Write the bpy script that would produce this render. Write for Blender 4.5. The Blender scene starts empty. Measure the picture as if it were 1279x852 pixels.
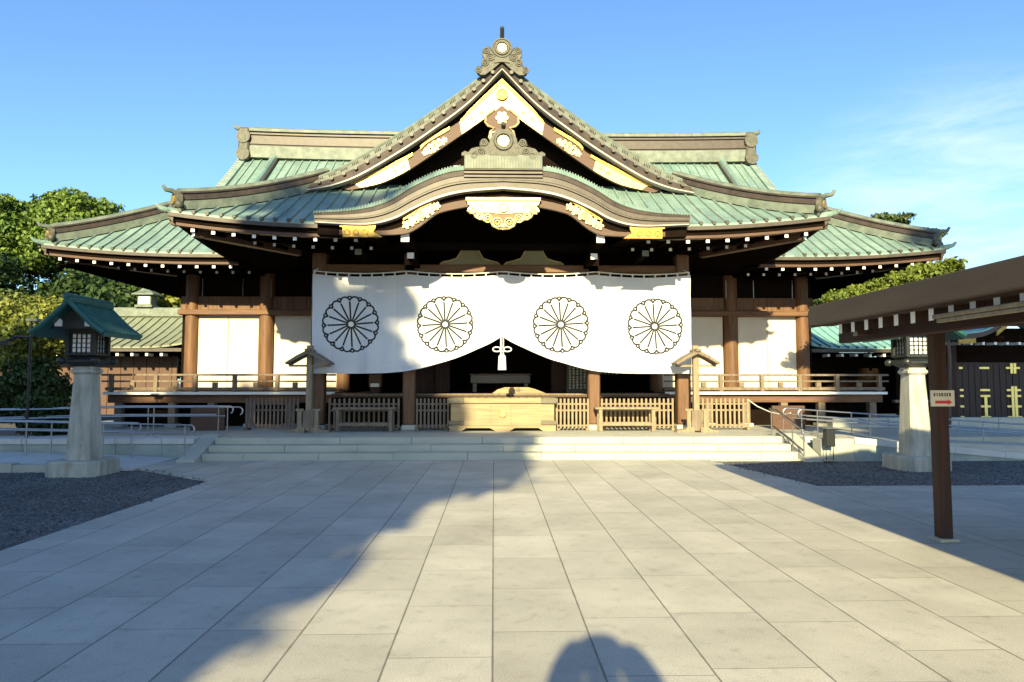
import bpy, math, random
import numpy as np
from mathutils import Vector, Matrix
random.seed(7)
R = math.radians
sc = bpy.context.scene
col = sc.collection

# ------------------------------------------------------------------ camera, sky, sun, exposure
cam_d = bpy.data.cameras.new('camera'); cam = bpy.data.objects.new('camera', cam_d); col.objects.link(cam)
cam_d.sensor_width = 36.0; cam_d.lens = 24.0; cam_d.clip_start = 0.05; cam_d.clip_end = 6000
cam.location = (-0.2, 0, 1.6); cam.rotation_euler = (R(90 + 3.55), 0, R(-1.51))
sc.camera = cam
SUN_EL, SUN_AZ = 21.7, 188.0                     # azimuth clockwise from +Y
S = Vector((math.sin(R(SUN_AZ)) * math.cos(R(SUN_EL)), math.cos(R(SUN_AZ)) * math.cos(R(SUN_EL)), math.sin(R(SUN_EL))))
sun_d = bpy.data.lights.new('sun', 'SUN'); sun = bpy.data.objects.new('sun', sun_d); col.objects.link(sun)
sun_d.energy = 5.0; sun_d.angle = R(0.8); sun_d.color = (1.0, 0.845, 0.47)
sun.rotation_euler = (-S).to_track_quat('-Z', 'Y').to_euler(); sun.location = S * 60
world = bpy.data.worlds.new('World'); sc.world = world; world.use_nodes = True
SKY_STRENGTH = 0.092
sc.view_settings.view_transform = 'Standard'; sc.view_settings.look = 'None'
sc.view_settings.exposure = 1.40; sc.view_settings.gamma = 1.0
sc.view_settings.use_curve_mapping = False

def build_world():
    nt = world.node_tree; nt.nodes.clear(); N = nt.nodes.new; L = nt.links.new
    out = N('ShaderNodeOutputWorld'); bg = N('ShaderNodeBackground'); bg.inputs[1].default_value = SKY_STRENGTH
    sky = N('ShaderNodeTexSky'); sky.sky_type = 'NISHITA'; sky.sun_disc = False
    sky.sun_elevation = R(SUN_EL); sky.sun_rotation = R(SUN_AZ); sky.air_density = 1.0; sky.dust_density = 0.7; sky.ozone_density = 4.0
    tc = N('ShaderNodeTexCoord'); mp = N('ShaderNodeMapping')
    mp.inputs['Rotation'].default_value = (0, R(14), R(20)); mp.inputs['Scale'].default_value = (3.2, 3.2, 15.0)
    L(tc.outputs['Generated'], mp.inputs['Vector'])
    nz = N('ShaderNodeTexNoise'); nz.inputs['Scale'].default_value = 1.5; nz.inputs['Detail'].default_value = 9; nz.inputs['Roughness'].default_value = 0.62; nz.inputs['Distortion'].default_value = 0.5
    L(mp.outputs[0], nz.inputs['Vector'])
    cr = N('ShaderNodeValToRGB'); cr.color_ramp.elements[0].position = 0.34; cr.color_ramp.elements[1].position = 0.66
    L(nz.outputs['Fac'], cr.inputs[0])
    # a bank of cirrus low in the north-east
    dot = N('ShaderNodeVectorMath'); dot.operation = 'DOT_PRODUCT'
    c = Vector((0.68, 0.95, 0.16)).normalized(); dot.inputs[1].default_value = c
    nrm = N('ShaderNodeVectorMath'); nrm.operation = 'NORMALIZE'; L(tc.outputs['Generated'], nrm.inputs[0]); L(nrm.outputs[0], dot.inputs[0])
    mr = N('ShaderNodeMapRange'); mr.inputs[1].default_value = 0.962; mr.inputs[2].default_value = 0.996; mr.interpolation_type = 'SMOOTHSTEP'
    L(dot.outputs['Value'], mr.inputs[0])
    mul = N('ShaderNodeMath'); mul.operation = 'MULTIPLY'; L(cr.outputs[0], mul.inputs[0]); L(mr.outputs[0], mul.inputs[1])
    mul2 = N('ShaderNodeMath'); mul2.operation = 'MULTIPLY'; mul2.inputs[1].default_value = 0.62; L(mul.outputs[0], mul2.inputs[0])
    mix = N('ShaderNodeMix'); mix.data_type = 'RGBA'; L(mul2.outputs[0], mix.inputs[0]); mix.inputs[7].default_value = (4.3, 5.0, 5.5, 1)
    tint = N('ShaderNodeMix'); tint.data_type = 'RGBA'; tint.blend_type = 'MULTIPLY'; tint.inputs[0].default_value = 1; tint.inputs[7].default_value = (0.93, 1.06, 1.15, 1); L(sky.outputs[0], tint.inputs[6]); L(tint.outputs[2], mix.inputs[6])
    L(mix.outputs[2], bg.inputs[0]); L(bg.outputs[0], out.inputs[0])
build_world()

# ------------------------------------------------------------------ materials
def mat(name, base, rough=0.6, metal=0.0, var=0.0, vscale=3.0, vcol=None, bump=0.0, bscale=30.0, stretch=(1, 1, 1),
        fine=0.0, fscale=200.0, spec=0.5, island=0.0, translucent=0.0, seams=False, filigree=0, cloth_seam=0):
    m = bpy.data.materials.new(name); m.use_nodes = True; nt = m.node_tree; N = nt.nodes.new; L = nt.links.new
    b = nt.nodes['Principled BSDF']; b.inputs['Roughness'].default_value = rough; b.inputs['Metallic'].default_value = metal
    b.inputs['Specular IOR Level'].default_value = spec
    tc = N('ShaderNodeTexCoord'); mp = N('ShaderNodeMapping'); mp.inputs['Scale'].default_value = stretch; L(tc.outputs['Object'], mp.inputs[0])
    cur = None
    rgb = N('ShaderNodeRGB'); rgb.outputs[0].default_value = (*base, 1); cur = rgb.outputs[0]
    if var > 0:
        nz = N('ShaderNodeTexNoise'); nz.inputs['Scale'].default_value = vscale; nz.inputs['Detail'].default_value = 6; nz.inputs['Roughness'].default_value = 0.6
        L(mp.outputs[0], nz.inputs['Vector'])
        cr = N('ShaderNodeMapRange'); cr.inputs[1].default_value = 0.35; cr.inputs[2].default_value = 0.68; cr.inputs[3].default_value = 0; cr.inputs[4].default_value = var
        L(nz.outputs['Fac'], cr.inputs[0])
        mx = N('ShaderNodeMix'); mx.data_type = 'RGBA'; L(cr.outputs[0], mx.inputs[0]); L(cur, mx.inputs[6])
        mx.inputs[7].default_value = (*(vcol or tuple(x * 0.5 for x in base)), 1); cur = mx.outputs[2]
    if fine > 0:
        nf = N('ShaderNodeTexNoise'); nf.inputs['Scale'].default_value = fscale; nf.inputs['Detail'].default_value = 3; L(mp.outputs[0], nf.inputs['Vector'])
        fr = N('ShaderNodeMapRange'); fr.inputs[1].default_value = 0.3; fr.inputs[2].default_value = 0.7; fr.inputs[3].default_value = 1 - fine; fr.inputs[4].default_value = 1 + fine
        L(nf.outputs['Fac'], fr.inputs[0])
        vm = N('ShaderNodeVectorMath'); vm.operation = 'SCALE'; L(cur, vm.inputs[0]); L(fr.outputs[0], vm.inputs['Scale']); cur = vm.outputs[0]
    def mth(op, a, b_=None):
        n_ = N('ShaderNodeMath'); n_.operation = op
        for i_, v_ in enumerate((a, b_)):
            if v_ is None: continue
            if isinstance(v_, (int, float)): n_.inputs[i_].default_value = v_
            else: L(v_, n_.inputs[i_])
        return n_.outputs[0]
    if seams:                                    # sheet-metal laps: staggered cross seams between ribs
        so = N('ShaderNodeSeparateXYZ'); L(tc.outputs['Object'], so.inputs[0])
        ci = mth('FLOOR', mth('DIVIDE', so.outputs[0], 0.30)); wn = N('ShaderNodeTexWhiteNoise'); wn.noise_dimensions = '1D'; L(ci, wn.inputs['W'])
        fy = mth('ADD', mth('DIVIDE', so.outputs[1], 0.62), wn.outputs['Value']); ri = mth('FLOOR', fy); ff = mth('SUBTRACT', fy, ri)
        cb = N('ShaderNodeCombineXYZ'); L(ci, cb.inputs[0]); L(ri, cb.inputs[1]); w2 = N('ShaderNodeTexWhiteNoise'); w2.noise_dimensions = '3D'; L(cb.outputs[0], w2.inputs['Vector'])
        k_ = mth('MULTIPLY', mth('SUBTRACT', 1.0, mth('MULTIPLY', mth('LESS_THAN', ff, 0.035), 0.35)), mth('ADD', mth('MULTIPLY', w2.outputs['Value'], 0.22), 0.89))
        vs_ = N('ShaderNodeVectorMath'); vs_.operation = 'SCALE'; L(cur, vs_.inputs[0]); L(k_, vs_.inputs['Scale']); cur = vs_.outputs[0]
        # dark run-off streaks down the slope
        ms_ = N('ShaderNodeMapping'); ms_.inputs['Scale'].default_value = (9, .35, .35); L(tc.outputs['Object'], ms_.inputs[0])
        ns_ = N('ShaderNodeTexNoise'); ns_.inputs['Scale'].default_value = 1.4; ns_.inputs['Detail'].default_value = 5; L(ms_.outputs[0], ns_.inputs['Vector'])
        rs_ = N('ShaderNodeMapRange'); rs_.inputs[1].default_value = .48; rs_.inputs[2].default_value = .72; rs_.inputs[3].default_value = 0; rs_.inputs[4].default_value = .55; L(ns_.outputs['Fac'], rs_.inputs[0])
        mx_ = N('ShaderNodeMix'); mx_.data_type = 'RGBA'; L(rs_.outputs[0], mx_.inputs[0]); L(cur, mx_.inputs[6]); mx_.inputs[7].default_value = (0.12, 0.135, 0.115, 1); cur = mx_.outputs[2]
    fil_h = None
    if filigree:                                 # chased scrollwork
        nv = N('ShaderNodeTexNoise'); nv.inputs['Scale'].default_value = 5; L(tc.outputs['Object'], nv.inputs['Vector'])
        ad = N('ShaderNodeMix'); ad.data_type = 'VECTOR'; ad.inputs[0].default_value = .08; L(tc.outputs['Object'], ad.inputs[4]); L(nv.outputs['Color'], ad.inputs[5])
        vo = N('ShaderNodeTexVoronoi'); vo.inputs['Scale'].default_value = filigree; L(ad.outputs[1], vo.inputs['Vector'])
        sn = mth('SINE', mth('MULTIPLY', vo.outputs['Distance'], 26.0)); rf_ = N('ShaderNodeMapRange'); rf_.inputs[1].default_value = -.1; rf_.inputs[2].default_value = .6; rf_.inputs[3].default_value = .0; rf_.inputs[4].default_value = 1; L(sn, rf_.inputs[0])
        mx_ = N('ShaderNodeMix'); mx_.data_type = 'RGBA'; L(mth('MULTIPLY', mth('SUBTRACT', 1.0, rf_.outputs[0]), .5), mx_.inputs[0]); L(cur, mx_.inputs[6]); mx_.inputs[7].default_value = (0.20, 0.115, 0.03, 1); cur = mx_.outputs[2]
        fil_h = rf_.outputs[0]
    if cloth_seam:
        so = N('ShaderNodeSeparateXYZ'); L(tc.outputs['Object'], so.inputs[0]); fr_ = mth('FRACT', mth('DIVIDE', mth('ADD', so.outputs[0], 20.0), cloth_seam))
        vs_ = N('ShaderNodeVectorMath'); vs_.operation = 'SCALE'; L(cur, vs_.inputs[0]); L(mth('SUBTRACT', 1.0, mth('MULTIPLY', mth('LESS_THAN', fr_, .014), .16)), vs_.inputs['Scale']); cur = vs_.outputs[0]
    if island > 0:
        g = N('ShaderNodeNewGeometry'); hs = N('ShaderNodeHueSaturation')
        r1 = N('ShaderNodeMapRange'); r1.inputs[3].default_value = 1 - island; r1.inputs[4].default_value = 1 + island; L(g.outputs['Random Per Island'], r1.inputs[0])
        L(r1.outputs[0], hs.inputs['Value']); L(cur, hs.inputs['Color']); cur = hs.outputs[0]
    L(cur, b.inputs['Base Color'])
    if bump > 0:
        nb = N('ShaderNodeTexNoise'); nb.inputs['Scale'].default_value = bscale; nb.inputs['Detail'].default_value = 5; L(mp.outputs[0], nb.inputs['Vector'])
        bp = N('ShaderNodeBump'); bp.inputs['Strength'].default_value = bump; bp.inputs['Distance'].default_value = 0.02
        L(fil_h if fil_h else nb.outputs['Fac'], bp.inputs['Height']); L(bp.outputs[0], b.inputs['Normal'])
    if translucent > 0:
        tr = N('ShaderNodeBsdfTranslucent'); L(cur, tr.inputs[0]); ms = N('ShaderNodeMixShader'); ms.inputs[0].default_value = translucent
        L(b.outputs[0], ms.inputs[1]); L(tr.outputs[0], ms.inputs[2]); L(ms.outputs[0], nt.nodes['Material Output'].inputs['Surface'])
    return m

M = {}
M['patina'] = mat('copper_patina', (0.205, 0.30, 0.258), 0.45, 0.0, 0.9, 1.6, (0.115, 0.20, 0.187), 0.12, 14, (1.5, 0.5, 0.5), 0.10, 40, seams=True)
M['patina_rib'] = mat('copper_patina_rib', (0.225, 0.295, 0.245), 0.55, 0.0, 0.8, 3.0, (0.11, 0.175, 0.16))
M['patina_blue'] = mat('copper_patina_turquoise', (0.20, 0.40, 0.38), 0.45, 0.0, 0.7, 2.0, (0.14, 0.29, 0.28), 0.1, 14)  # turquoise copper for the right outbuilding and gate roofs
M['patina_dark'] = mat('copper_lantern', (0.022, 0.115, 0.10), 0.5, 0.0, 0.8, 6, (0.012, 0.065, 0.058), 0.1, 25, spec=0.4)
M['ridge_pale'] = mat('ridge_copper_pale', (0.155, 0.185, 0.145), 0.6, 0.0, 1.0, 4, (0.075, 0.095, 0.078), 0.1, 25)
M['copper_brown'] = mat('copper_brown', (0.062, 0.045, 0.032), 0.5, 0.0, 1.0, 5, (0.030, 0.023, 0.018), 0.1, 30)
M['groove'] = mat('copper_groove', (0.045, 0.032, 0.024), 0.6, 0, 0.5, 5)
M['verge_tile'] = mat('verge_tile', (0.175, 0.20, 0.165), 0.55, 0.0, 0.9, 6, (0.11, 0.10, 0.075), 0.1, 30)
M['white_line'] = mat('verge_white_edge', (0.40, 0.37, 0.33), 0.5, 0, 0.4, 8)
M['knob'] = mat('tile_end_knob', (0.045, 0.048, 0.035), 0.5, 0, 0.5, 20)
M['bronze'] = mat('weathered_bronze', (0.095, 0.092, 0.066), 0.6, 0.0, 1.0, 12, (0.035, 0.035, 0.027), 0.35, 22)
M['gold'] = mat('gilt', (0.60, 0.40, 0.10), 0.42, 0.7, 0.7, 14, (0.36, 0.22, 0.05), 0.5, 60, filigree=13)
M['gold_white'] = mat('gilt_pale', (0.74, 0.63, 0.33), 0.42, 0.45, 0.6, 14, (0.55, 0.40, 0.14), 0.5, 70, filigree=11)
M['wood'] = mat('hinoki_brown', (0.155, 0.075, 0.031), 0.65, 0, 0.9, 2.2, (0.07, 0.032, 0.015), 0.15, 40, (6, 6, 0.6), 0.12, 60)
M['wood_h'] = mat('hinoki_brown_beam', (0.155, 0.075, 0.031), 0.65, 0, 0.9, 2.2, (0.07, 0.032, 0.015), 0.15, 40, (0.6, 6, 6), 0.12, 60)
M['wood_barge'] = mat('bargeboard_wood', (0.085, 0.037, 0.018), 0.6, 0, 0.8, 3, (0.045, 0.021, 0.011), 0.1, 40, (1, 6, 6))
M['wood_dark'] = mat('dark_shaded_wood', (0.012, 0.008, 0.006), 1.0, 0, 0.5, 3, None, 0.1, 30, spec=0.0)  # dark wood taken near black, shade of eaves and interior in its colour
M['wood_soffit'] = mat('soffit_wood', (0.008, 0.0055, 0.004), 1.0, 0, 0.5, 3, None, 0.1, 30, spec=0.0)  # near black: the shade under the eaves is put into this colour
M['wood_red'] = mat('red_stained_wood', (0.048, 0.014, 0.007), 0.75, 0, 1.0, 2.5, (0.012, 0.006, 0.004), 0.3, 30, (7, 7, 0.4), 0.2, 50)
M['wood_red_h'] = mat('red_stained_beam', (0.032, 0.010, 0.006), 0.85, 0, 0.8, 2.5, (0.015, 0.006, 0.004), 0.15, 30, (5, 0.5, 5))
M['wood_grey'] = mat('weathered_shaded_wood', (0.20, 0.155, 0.105), 0.75, 0, 0.9, 3, (0.105, 0.08, 0.058), 0.2, 40, (5, 5, 0.6), 0.15, 60)  # weathered wood; also the shaded copy of the fence and bench wood
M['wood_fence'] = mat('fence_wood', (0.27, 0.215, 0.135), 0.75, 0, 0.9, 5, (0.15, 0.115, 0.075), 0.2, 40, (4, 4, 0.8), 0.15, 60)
M['wood_fence_dark'] = mat('shaded_fence_wood', (0.16, 0.115, 0.085), 0.8, 0, 0.8, 5, (0.09, 0.065, 0.05), 0.2, 40, (4, 4, 0.8))  # fence wood darkened, shade of the far left put into the colour
M['wood_box'] = mat('offering_box_wood', (0.30, 0.235, 0.125), 0.6, 0.0, 0.9, 2.4, (0.185, 0.135, 0.065), 0.10, 30, (0.5, 6, 14), 0.10, 40)
M['gold_shade'] = mat('gilt_brightened_for_shade', (1.0, 0.78, 0.25), 0.35, 0.6)  # gilt made brighter to offset the shade on the gate
M['gate_wood'] = mat('gate_wood', (0.03, 0.014, 0.010), 0.6, 0, 0.7, 3, None, 0.1, 30, (5, 5, .5))
M['tan_carved'] = mat('carved_tan_ground', (0.17, 0.11, 0.045), 0.6, 0.2, 0.6, 14)
M['white'] = mat('white_paint', (0.80, 0.79, 0.75), 0.55, 0, 0.3, 3, (0.70, 0.68, 0.62))
M['tip'] = mat('rafter_tip_white', (0.82, 0.82, 0.80), 0.5, 0, 0.3, 20, (0.6, 0.6, 0.58))
M['panel'] = mat('white_panel', (0.60, 0.545, 0.45), 0.6, 0, 0.6, 1.2, (0.49, 0.43, 0.34), 0.03, 15)
M['cloth'] = mat('white_cotton', (0.63, 0.645, 0.66), 0.85, 0, 0.4, 2.5, (0.55, 0.565, 0.58), 0.05, 200, translucent=0.10, cloth_seam=0.79)
M['crest'] = mat('black_dye', (0.012, 0.014, 0.02), 0.8)
M['rope'] = mat('rope', (0.70, 0.68, 0.60), 0.8, 0, 0.5, 30)
M['steel'] = mat('stainless_steel', (0.36, 0.37, 0.38), 0.38, 1.0, 0.3, 8)
M['stone'] = mat('pale_granite', (0.43, 0.42, 0.36), 0.75, 0, 0.8, 1.7, (0.31, 0.32, 0.27), 0.15, 60, (1, 1, 1), 0.16, 150)
M['stone_step'] = mat('step_granite', (0.44, 0.43, 0.36), 0.75, 0, 0.8, 1.2, (0.33, 0.35, 0.29), 0.12, 60, (1, 1, 3), 0.14, 150)
M['stone_wall'] = mat('greenish_stone', (0.37, 0.41, 0.37), 0.8, 0, 0.9, 2.0, (0.24, 0.29, 0.265), 0.12, 60, (1, 1, 1), 0.14, 120)
M['stone_white'] = mat('white_kerb_stone', (0.56, 0.57, 0.54), 0.7, 0, 0.6, 2.0, (0.42, 0.43, 0.41), 0.1, 60, (1, 1, 1), 0.1, 120)
M['concrete'] = mat('lantern_pedestal_stone', (0.46, 0.46, 0.41), 0.8, 0, 1.0, 3.2, (0.27, 0.265, 0.21), 0.25, 45, (2.2, 2.2, 0.45), 0.12, 120)
M['joint'] = mat('stone_joint', (0.10, 0.10, 0.09), 0.9)
M['black_iron'] = mat('black_iron', (0.018, 0.020, 0.022), 0.45, 0.3, 0.4, 10)
M['lantern_dark'] = mat('lantern_metal_dark', (0.020, 0.026, 0.028), 0.45, 0.2, 0.5, 10, None, 0.15, 30)
M['lantern_pane'] = mat('lantern_paper', (0.90, 0.90, 0.90), 0.5, 0, 0.2, 10)
M['dark_board'] = mat('dark_notice_board', (0.030, 0.040, 0.030), 0.6)
M['ink_white'] = mat('white_lettering', (0.70, 0.70, 0.66), 0.7)
M['sign'] = mat('sign_white', (0.72, 0.68, 0.58), 0.6, 0, 0.5, 9, (0.58, 0.53, 0.44))
M['red'] = mat('arrow_red', (0.60, 0.025, 0.035), 0.5)
M['ink'] = mat('sign_ink', (0.05, 0.05, 0.05), 0.6)
M['bronze_plate'] = mat('dark_corner_plate', (0.12, 0.105, 0.075), 0.5, 0.4, 0.5, 10)
M['table_top'] = mat('lacquer_table', (0.035, 0.042, 0.052), 0.4, 0, 0.3, 4)
M['green_carved'] = mat('carved_green_strut', (0.20, 0.175, 0.085), 0.6, 0, 0.6, 5, (0.13, 0.12, 0.065))
M['pav_fascia'] = mat('pavilion_fascia_copper', (0.058, 0.041, 0.027), 0.65, 0.0, 0.8, 2.5, (0.036, 0.026, 0.018), 0.1, 30, (2, 0.4, 2), 0.08, 50)
M['pav_roof'] = mat('pavilion_roof', (0.20, 0.27, 0.22), 0.5, 0, 0.7, 2)
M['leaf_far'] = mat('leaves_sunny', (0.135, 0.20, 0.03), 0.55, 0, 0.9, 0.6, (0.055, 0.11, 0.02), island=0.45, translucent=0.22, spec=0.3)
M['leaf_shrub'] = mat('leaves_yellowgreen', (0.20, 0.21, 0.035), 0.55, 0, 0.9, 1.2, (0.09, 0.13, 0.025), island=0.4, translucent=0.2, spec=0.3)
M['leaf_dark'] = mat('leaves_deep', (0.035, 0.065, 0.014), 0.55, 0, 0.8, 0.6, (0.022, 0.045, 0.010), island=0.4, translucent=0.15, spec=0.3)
M['leaf_pine'] = mat('needles', (0.055, 0.080, 0.022), 0.6, 0, 0.8, 0.6, (0.03, 0.055, 0.018), island=0.4, translucent=0.1, spec=0.3)
M['leaf_juniper'] = mat('leaves_juniper', (0.145, 0.175, 0.022), 0.6, 0, 0.8, 1.2, (0.08, 0.12, 0.018), island=0.4, translucent=0.2, spec=0.3)
M['flower'] = mat('orange_leaves', (0.33, 0.11, 0.035), 0.6, island=0.4)
M['bark'] = mat('bark', (0.10, 0.075, 0.055), 0.9, 0, 0.7, 6, None, 0.5, 25, (3, 3, 0.6))
M['roof_grey'] = mat('distant_roof_bluegrey', (0.12, 0.15, 0.19), 0.5, 0, 0.5, 2)
M['roof_olive'] = mat('outbuilding_copper', (0.21, 0.235, 0.165), 0.55, 0, 0.8, 2, (0.14, 0.165, 0.12), 0.1, 20)
M['soil'] = mat('soil', (0.06, 0.05, 0.035), 0.95, 0, 0.7, 1)
M['skin'] = mat('skin', (0.45, 0.27, 0.19), 0.55)
M['coat'] = mat('dark_jacket', (0.03, 0.035, 0.05), 0.8)
M['hat'] = mat('cloth_hat', (0.2, 0.17, 0.12), 0.9)

def paving_material(name, swap=False, wx=0.615, ly=0.93, x0=-0.82):
    m = bpy.data.materials.new(name); m.use_nodes = True; nt = m.node_tree; N = nt.nodes.new; L = nt.links.new
    b = nt.nodes['Principled BSDF']
    tc = N('ShaderNodeTexCoord'); sp = N('ShaderNodeSeparateXYZ'); L(tc.outputs['Object'], sp.inputs[0])
    def mt(op, a, bb=None, c=None):
        n = N('ShaderNodeMath'); n.operation = op
        for i, v in enumerate((a, bb, c)):
            if v is None: continue
            if isinstance(v, (int, float)): n.inputs[i].default_value = v
            else: L(v, n.inputs[i])
        return n.outputs[0]
    X, Y = sp.outputs[0], sp.outputs[1]
    if swap: X, Y = Y, X
    u = mt('DIVIDE', mt('SUBTRACT', X, x0), wx); ci = mt('FLOOR', u); fu = mt('SUBTRACT', u, ci)
    w1 = N('ShaderNodeTexWhiteNoise'); w1.noise_dimensions = '1D'; L(ci, w1.inputs['W'])
    v = mt('ADD', mt('DIVIDE', Y, ly), w1.outputs['Value']); ri = mt('FLOOR', v); fv = mt('SUBTRACT', v, ri)
    du = mt('MULTIPLY', mt('MINIMUM', fu, mt('SUBTRACT', 1, fu)), wx); dv = mt('MULTIPLY', mt('MINIMUM', fv, mt('SUBTRACT', 1, fv)), ly)
    cb = N('ShaderNodeCombineXYZ'); L(ci, cb.inputs[0]); L(ri, cb.inputs[1])
    w2 = N('ShaderNodeTexWhiteNoise'); w2.noise_dimensions = '3D'; L(cb.outputs[0], w2.inputs['Vector'])
    # joint width wobbles a little along its length
    jn = N('ShaderNodeTexNoise'); jn.inputs['Scale'].default_value = 5; jn.inputs['Detail'].default_value = 4; L(tc.outputs['Object'], jn.inputs['Vector'])
    def joint(d, wd):
        r = N('ShaderNodeMapRange'); r.inputs[1].default_value = wd * 0.5; r.inputs[2].default_value = wd * 1.35; r.inputs[3].default_value = 1; r.inputs[4].default_value = 0
        L(mt('ADD', d, mt('MULTIPLY', mt('SUBTRACT', jn.outputs['Fac'], 0.5), -wd * 1.3)), r.inputs[0]); return r.outputs[0]
    jl = joint(du, 0.0062); jt = mt('MULTIPLY', joint(dv, 0.0045), 0.75); J = mt('MAXIMUM', jl, jt)
    base = N('ShaderNodeMix'); base.data_type = 'RGBA'; L(w2.outputs['Value'], base.inputs[0])
    base.inputs[6].default_value = (0.390, 0.374, 0.322, 1); base.inputs[7].default_value = (0.468, 0.450, 0.390, 1)
    n1 = N('ShaderNodeTexNoise'); n1.inputs['Scale'].default_value = 1.1; n1.inputs['Detail'].default_value = 8; n1.inputs['Roughness'].default_value = 0.65; L(tc.outputs['Object'], n1.inputs['Vector'])
    r1 = N('ShaderNodeMapRange'); r1.inputs[1].default_value = 0.3; r1.inputs[2].default_value = 0.72; r1.inputs[3].default_value = 0.80; r1.inputs[4].default_value = 1.14; L(n1.outputs['Fac'], r1.inputs[0])
    n2 = N('ShaderNodeTexNoise'); n2.inputs['Scale'].default_value = 110; n2.inputs['Detail'].default_value = 4; n2.inputs['Roughness'].default_value = 0.8; L(tc.outputs['Object'], n2.inputs['Vector'])
    r2 = N('ShaderNodeMapRange'); r2.inputs[1].default_value = 0.3; r2.inputs[2].default_value = 0.7; r2.inputs[3].default_value = 0.62; r2.inputs[4].default_value = 1.36; L(n2.outputs['Fac'], r2.inputs[0])
    n3 = N('ShaderNodeTexNoise'); n3.inputs['Scale'].default_value = 9; n3.inputs['Detail'].default_value = 5; L(tc.outputs['Object'], n3.inputs['Vector'])
    r3 = N('ShaderNodeMapRange'); r3.inputs[1].default_value = 0.56; r3.inputs[2].default_value = 0.74; r3.inputs[3].default_value = 1.0; r3.inputs[4].default_value = 0.82; L(n3.outputs['Fac'], r3.inputs[0])
    sc1 = N('ShaderNodeVectorMath'); sc1.operation = 'SCALE'; L(base.outputs[2], sc1.inputs[0]); L(mt('MULTIPLY', mt('MULTIPLY', r1.outputs[0], r2.outputs[0]), r3.outputs[0]), sc1.inputs['Scale'])
    mx = N('ShaderNodeMix'); mx.data_type = 'RGBA'; L(mt('MULTIPLY', J, 0.85), mx.inputs[0]); L(sc1.outputs[0], mx.inputs[6]); mx.inputs[7].default_value = (0.11, 0.105, 0.085, 1)
    L(mx.outputs[2], b.inputs['Base Color']); b.inputs['Roughness'].default_value = 0.72; b.inputs['Specular IOR Level'].default_value = 0.35
    bp = N('ShaderNodeBump'); bp.inputs['Strength'].default_value = 0.35; bp.inputs['Distance'].default_value = 0.006
    L(mt('ADD', mt('MULTIPLY', J, -1.0), mt('ADD', mt('MULTIPLY', n2.outputs['Fac'], 0.45), mt('MULTIPLY', w2.outputs['Value'], 0.3))), bp.inputs['Height']); L(bp.outputs[0], b.inputs['Normal'])
    return m
M['paving'] = paving_material('granite_paving')
M['paving_cross'] = paving_material('granite_paving_cross', True, 0.615, 1.1, 10.67)

def gravel_material():
    m = bpy.data.materials.new('dark_gravel'); m.use_nodes = True; nt = m.node_tree; N = nt.nodes.new; L = nt.links.new
    b = nt.nodes['Principled BSDF']; tc = N('ShaderNodeTexCoord')
    v = N('ShaderNodeTexVoronoi'); v.inputs['Scale'].default_value = 42; v.inputs['Randomness'].default_value = 1; L(tc.outputs['Object'], v.inputs['Vector'])
    cr = N('ShaderNodeValToRGB'); e = cr.color_ramp.elements; e[0].color = (0.035, 0.037, 0.04, 1); e[1].color = (0.20, 0.20, 0.20, 1)
    e.new(0.5).color = (0.085, 0.087, 0.09, 1)
    sx = N('ShaderNodeSeparateColor'); L(v.outputs['Color'], sx.inputs[0]); L(sx.outputs[0], cr.inputs[0])
    n = N('ShaderNodeTexNoise'); n.inputs['Scale'].default_value = 0.8; n.inputs['Detail'].default_value = 6; L(tc.outputs['Object'], n.inputs['Vector'])
    r = N('ShaderNodeMapRange'); r.inputs[1].default_value = 0.3; r.inputs[2].default_value = 0.7; r.inputs[3].default_value = 0.65; r.inputs[4].default_value = 1.3; L(n.outputs['Fac'], r.inputs[0])
    s = N('ShaderNodeVectorMath'); s.operation = 'SCALE'; L(cr.outputs[0], s.inputs[0]); L(r.outputs[0], s.inputs['Scale']); L(s.outputs[0], b.inputs['Base Color'])
    b.inputs['Roughness'].default_value = 0.9
    bp = N('ShaderNodeBump'); bp.inputs['Strength'].default_value = 0.9; bp.inputs['Distance'].default_value = 0.02; bp.invert = True
    L(v.outputs['Distance'], bp.inputs['Height']); L(bp.outputs[0], b.inputs['Normal'])
    return m
M['gravel'] = gravel_material()

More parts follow.
